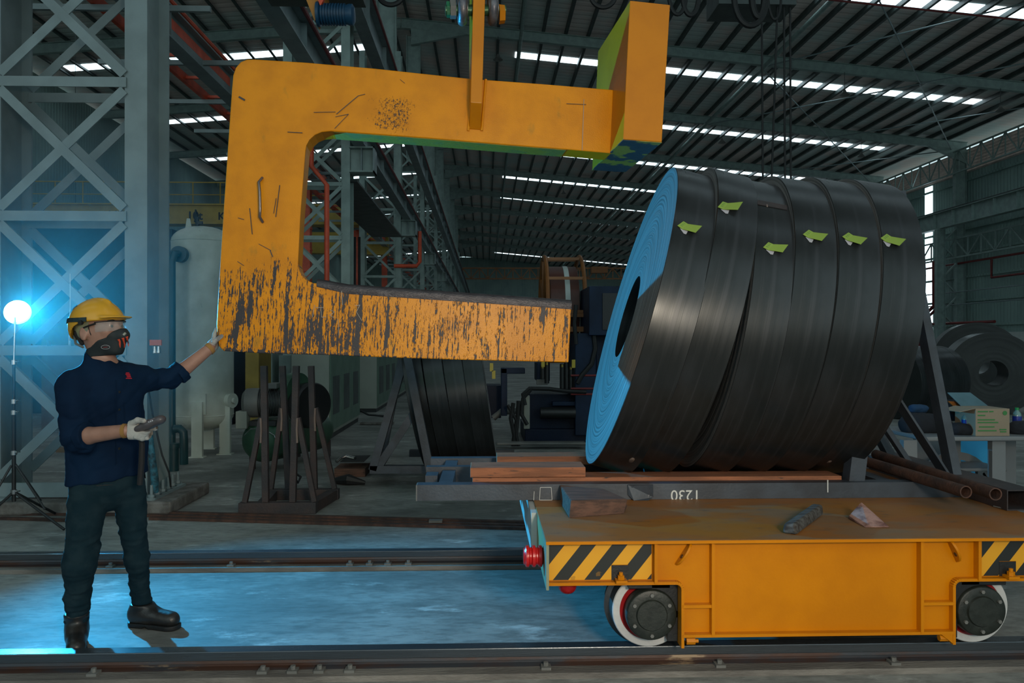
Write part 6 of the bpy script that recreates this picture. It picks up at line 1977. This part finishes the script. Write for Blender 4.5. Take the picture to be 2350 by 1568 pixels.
ch = T('plastic_chair', 'grey plastic chair with a fan-slotted round back, under the table', 'chair', at(2215, 1150, 6.95))
cc = at(2190, 1130, 6.95)
b = MB()
ro, ri = .37, .30
arc_o = [(cc.x + ro * math.cos(math.radians(a_)), cc.z + ro * math.sin(math.radians(a_))) for a_ in range(0, 181, 12)]
arc_i = [(cc.x + ri * math.cos(math.radians(a_)), cc.z + ri * math.sin(math.radians(a_))) for a_ in range(180, -1, -12)]
for i in range(15):
    o1, o2 = arc_o[i], arc_o[i + 1]; i1, i2 = arc_i[15 - i], arc_i[14 - i]
    b.prism([(o1[0], 6.93, o1[1]), (o2[0], 6.93, o2[1]), (i2[0], 6.93, i2[1]), (i1[0], 6.93, i1[1])], (0, .02, 0))
b.box((cc.x - ro, 6.93, cc.z - .08), (cc.x + ro, 6.95, cc.z)).build('backrest', MT['plastic_grey'], ch)
for a_ in (30, 60, 90, 120, 150):
    d_ = (math.cos(math.radians(a_)), math.sin(math.radians(a_)))
    MB().bar((cc.x + .06 * d_[0], 6.94, cc.z + .02 * d_[1]), (cc.x + .32 * d_[0], 6.94, cc.z + .32 * d_[1]), .05, .02, up=(0, 1, 0)).build('back_slat', MT['plastic_grey'], ch)
MB().box((cc.x - .22, 6.55, .42), (cc.x + .22, 6.93, .45)).build('seat', MT['plastic_grey'], ch, bevel=.01)
for dx in (-.2, .2):
    for y in (6.57, 6.91): MB().box((cc.x + dx - .02, y - .02, 0), (cc.x + dx + .02, y + .02, .42)).build('leg', MT['plastic_grey'], ch)
zt2 = zt2
def on_table(px0, px1, py1, Y0, Y1): return at(px0, 0, Y0).x, at(px1, 0, Y0).x, at(0, py1, Y0).z
x0, x1, zz = on_table(2239, 2317, 945, 6.2, 6.45)
cb = T('cardboard_box', 'cardboard box with green print and open flaps, on the table', 'box', ((x0 + x1) / 2, 6.3, zt2))
MB().box((x0, 6.2, zt2), (x1, 6.48, zz)).build('carton', MT['card'], cb, bevel=.002)
MB().prism([(x0 + .05, 6.48, zz), (x1, 6.48, zz), (x1 - .06, 6.62, zz + .1), (x0 + .02, 6.62, zz + .1)], (0, 0, .004)).build('flap', pbr('blue_grey_flap', (.10, .20, .24), .7), cb)
MB().prism([(x0, 6.2, zz), (x0, 6.48, zz), (x0 - .12, 6.46, zz - .03), (x0 - .12, 6.22, zz - .03)], (0, 0, .004)).build('flap', MT['card'], cb)
b = MB()
for k, (fx, fy, fw) in enumerate(((.06, .10, .3), (.4, .10, .12), (.06, .24, .22), (.06, .40, .5), (.06, .50, .6), (.1, .66, .45), (.06, .80, .55), (.7, .76, .2), (.72, .84, .18))):
    z_ = zz - fy * (zz - zt2)
    b.box((x0 + fx * (x1 - x0), 6.197, z_ - .006), (x0 + (fx + fw) * (x1 - x0), 6.1995, z_ + .004))
b.build('printed_lines', MT['green_print'], cb)
MB().tube((x1 - .04, 6.1995, zz - .035), (x1 - .04, 6.197, zz - .035), .018, n=20).build('round_mark', MT['green_print'], cb)
def bottle(px, py_top, Y, lab):
    p = at(px, py_top, Y)
    M_ = Matrix.Translation((p.x, Y, zt2))
    e = T('water_bottle', lab, 'bottle', mat=M_, group='water bottles on the table')
    h_ = p.z - zt2
    MB().lathe([(.001, 0), (.033, .003), (.034, h_ * .3), (.031, h_ * .45), (.034, h_ * .62), (.030, h_ * .75), (.014, h_ * .88), (.014, h_ * .92)], None, 24).build('bottle_body', pbr('clear_water_plastic', (.18, .30, .28), .12), e, local=True, smooth=True)
    MB().lathe([(.035, h_ * .33), (.0353, h_ * .34), (.0353, h_ * .62), (.035, h_ * .63)], None, 24, close=False).build('blue_label', pbr('blue_bottle_label', (.01, .03, .28), .4), e, local=True, smooth=True)
    MB().lathe([(.016, h_ * .90), (.016, h_), (.001, h_)], None, 20).build('green_cap', pbr('green_cap', (.01, .30, .06), .4), e, local=True, smooth=True)
bottle(2218, 944, 6.35, 'clear water bottle with green cap left of the cardboard box')
bottle(2334, 936, 6.6, 'clear water bottle with green cap right of the cardboard box')
def lump(name, pts_, r, m, lab, cat, seed):
    P_ = [V(p) for p in pts_]
    lo_ = np.min(P_, 0) - r * 1.6; hi_ = np.max(P_, 0) + r * 1.6
    prims = [('c', P_[i], P_[i + 1], r, r * .9, V((0, 0, 1)), .8) for i in range(len(P_) - 1)]
    v_, f_ = surface_nets(lambda p: smax(union(p, prims, .03) + folds(p, 25, .010, seed), zt2 + .001 - p[:, 2], .004), lo_, hi_, .009)
    b = MB(); b.v = [Vector(x) for x in v_]; b.f = [list(map(int, q)) for q in f_]
    return b.build(name, m, smooth='all', label=lab, cat=cat)
lump('backpack', [at(2100, 975, 6.5), at(2150, 975, 6.5)], .13, MT['cloth_dark'], 'dark backpack on the left end of the table', 'bag', 1)
bg = lump('equipment_bag', [at(2185, 942, 6.75), at(2240, 940, 6.75)], .12, MT['cloth_dark'], 'black camera bag with orange trim behind the cardboard box', 'bag', 2)
MB().prism([at(2176, 921, 6.6), at(2238, 925, 6.6), at(2232, 930, 6.6), at(2188, 932, 6.6)], (0, .02, 0)).build('orange_trim', MT['cloth_orange'], bg)
lump('dark_cloth', [at(2195, 985, 6.3), at(2228, 988, 6.3)], .07, MT['cloth_dark'], 'crumpled black cloth on the table left of the cardboard box', 'cloth', 3)
lump('dark_pouch', [at(2335, 985, 6.35), at(2375, 980, 6.35)], .085, MT['cloth_dark'], 'black pouch on the table right of the cardboard box', 'bag', 4)
lump('blue_pouch', [at(2098, 938, 6.6), at(2118, 938, 6.6)], .05, MT['cloth_blue'], 'small blue pouch on top of the dark backpack', 'bag', 5)

# scattering ball added round the lit strobe for its glow
hz, nt, bsdf, co = new_mat('strobe_glow_volume')
nt.nodes.remove(bsdf)
vs_ = nd(nt, 'ShaderNodeVolumeScatter', Density=.013, Anisotropy=.35)
nt.links.new(vs_.outputs[0], nt.nodes['Material Output'].inputs['Volume'])
MB().lathe([(.001, -2.0)] + [(2.0 * math.cos(a_), 2.0 * math.sin(a_)) for a_ in [(-80 + 10 * k) * PI / 180 for k in range(17)]] + [(.001, 2.0)], Matrix.Translation(STROBE + Vector((0, 0, .25))) @ Matrix.Diagonal((1, 1, .98, 1)), 32).build('haze', hz, label='faint haze added to glow round the lit cyan strobe', cat='haze', kind='stuff')
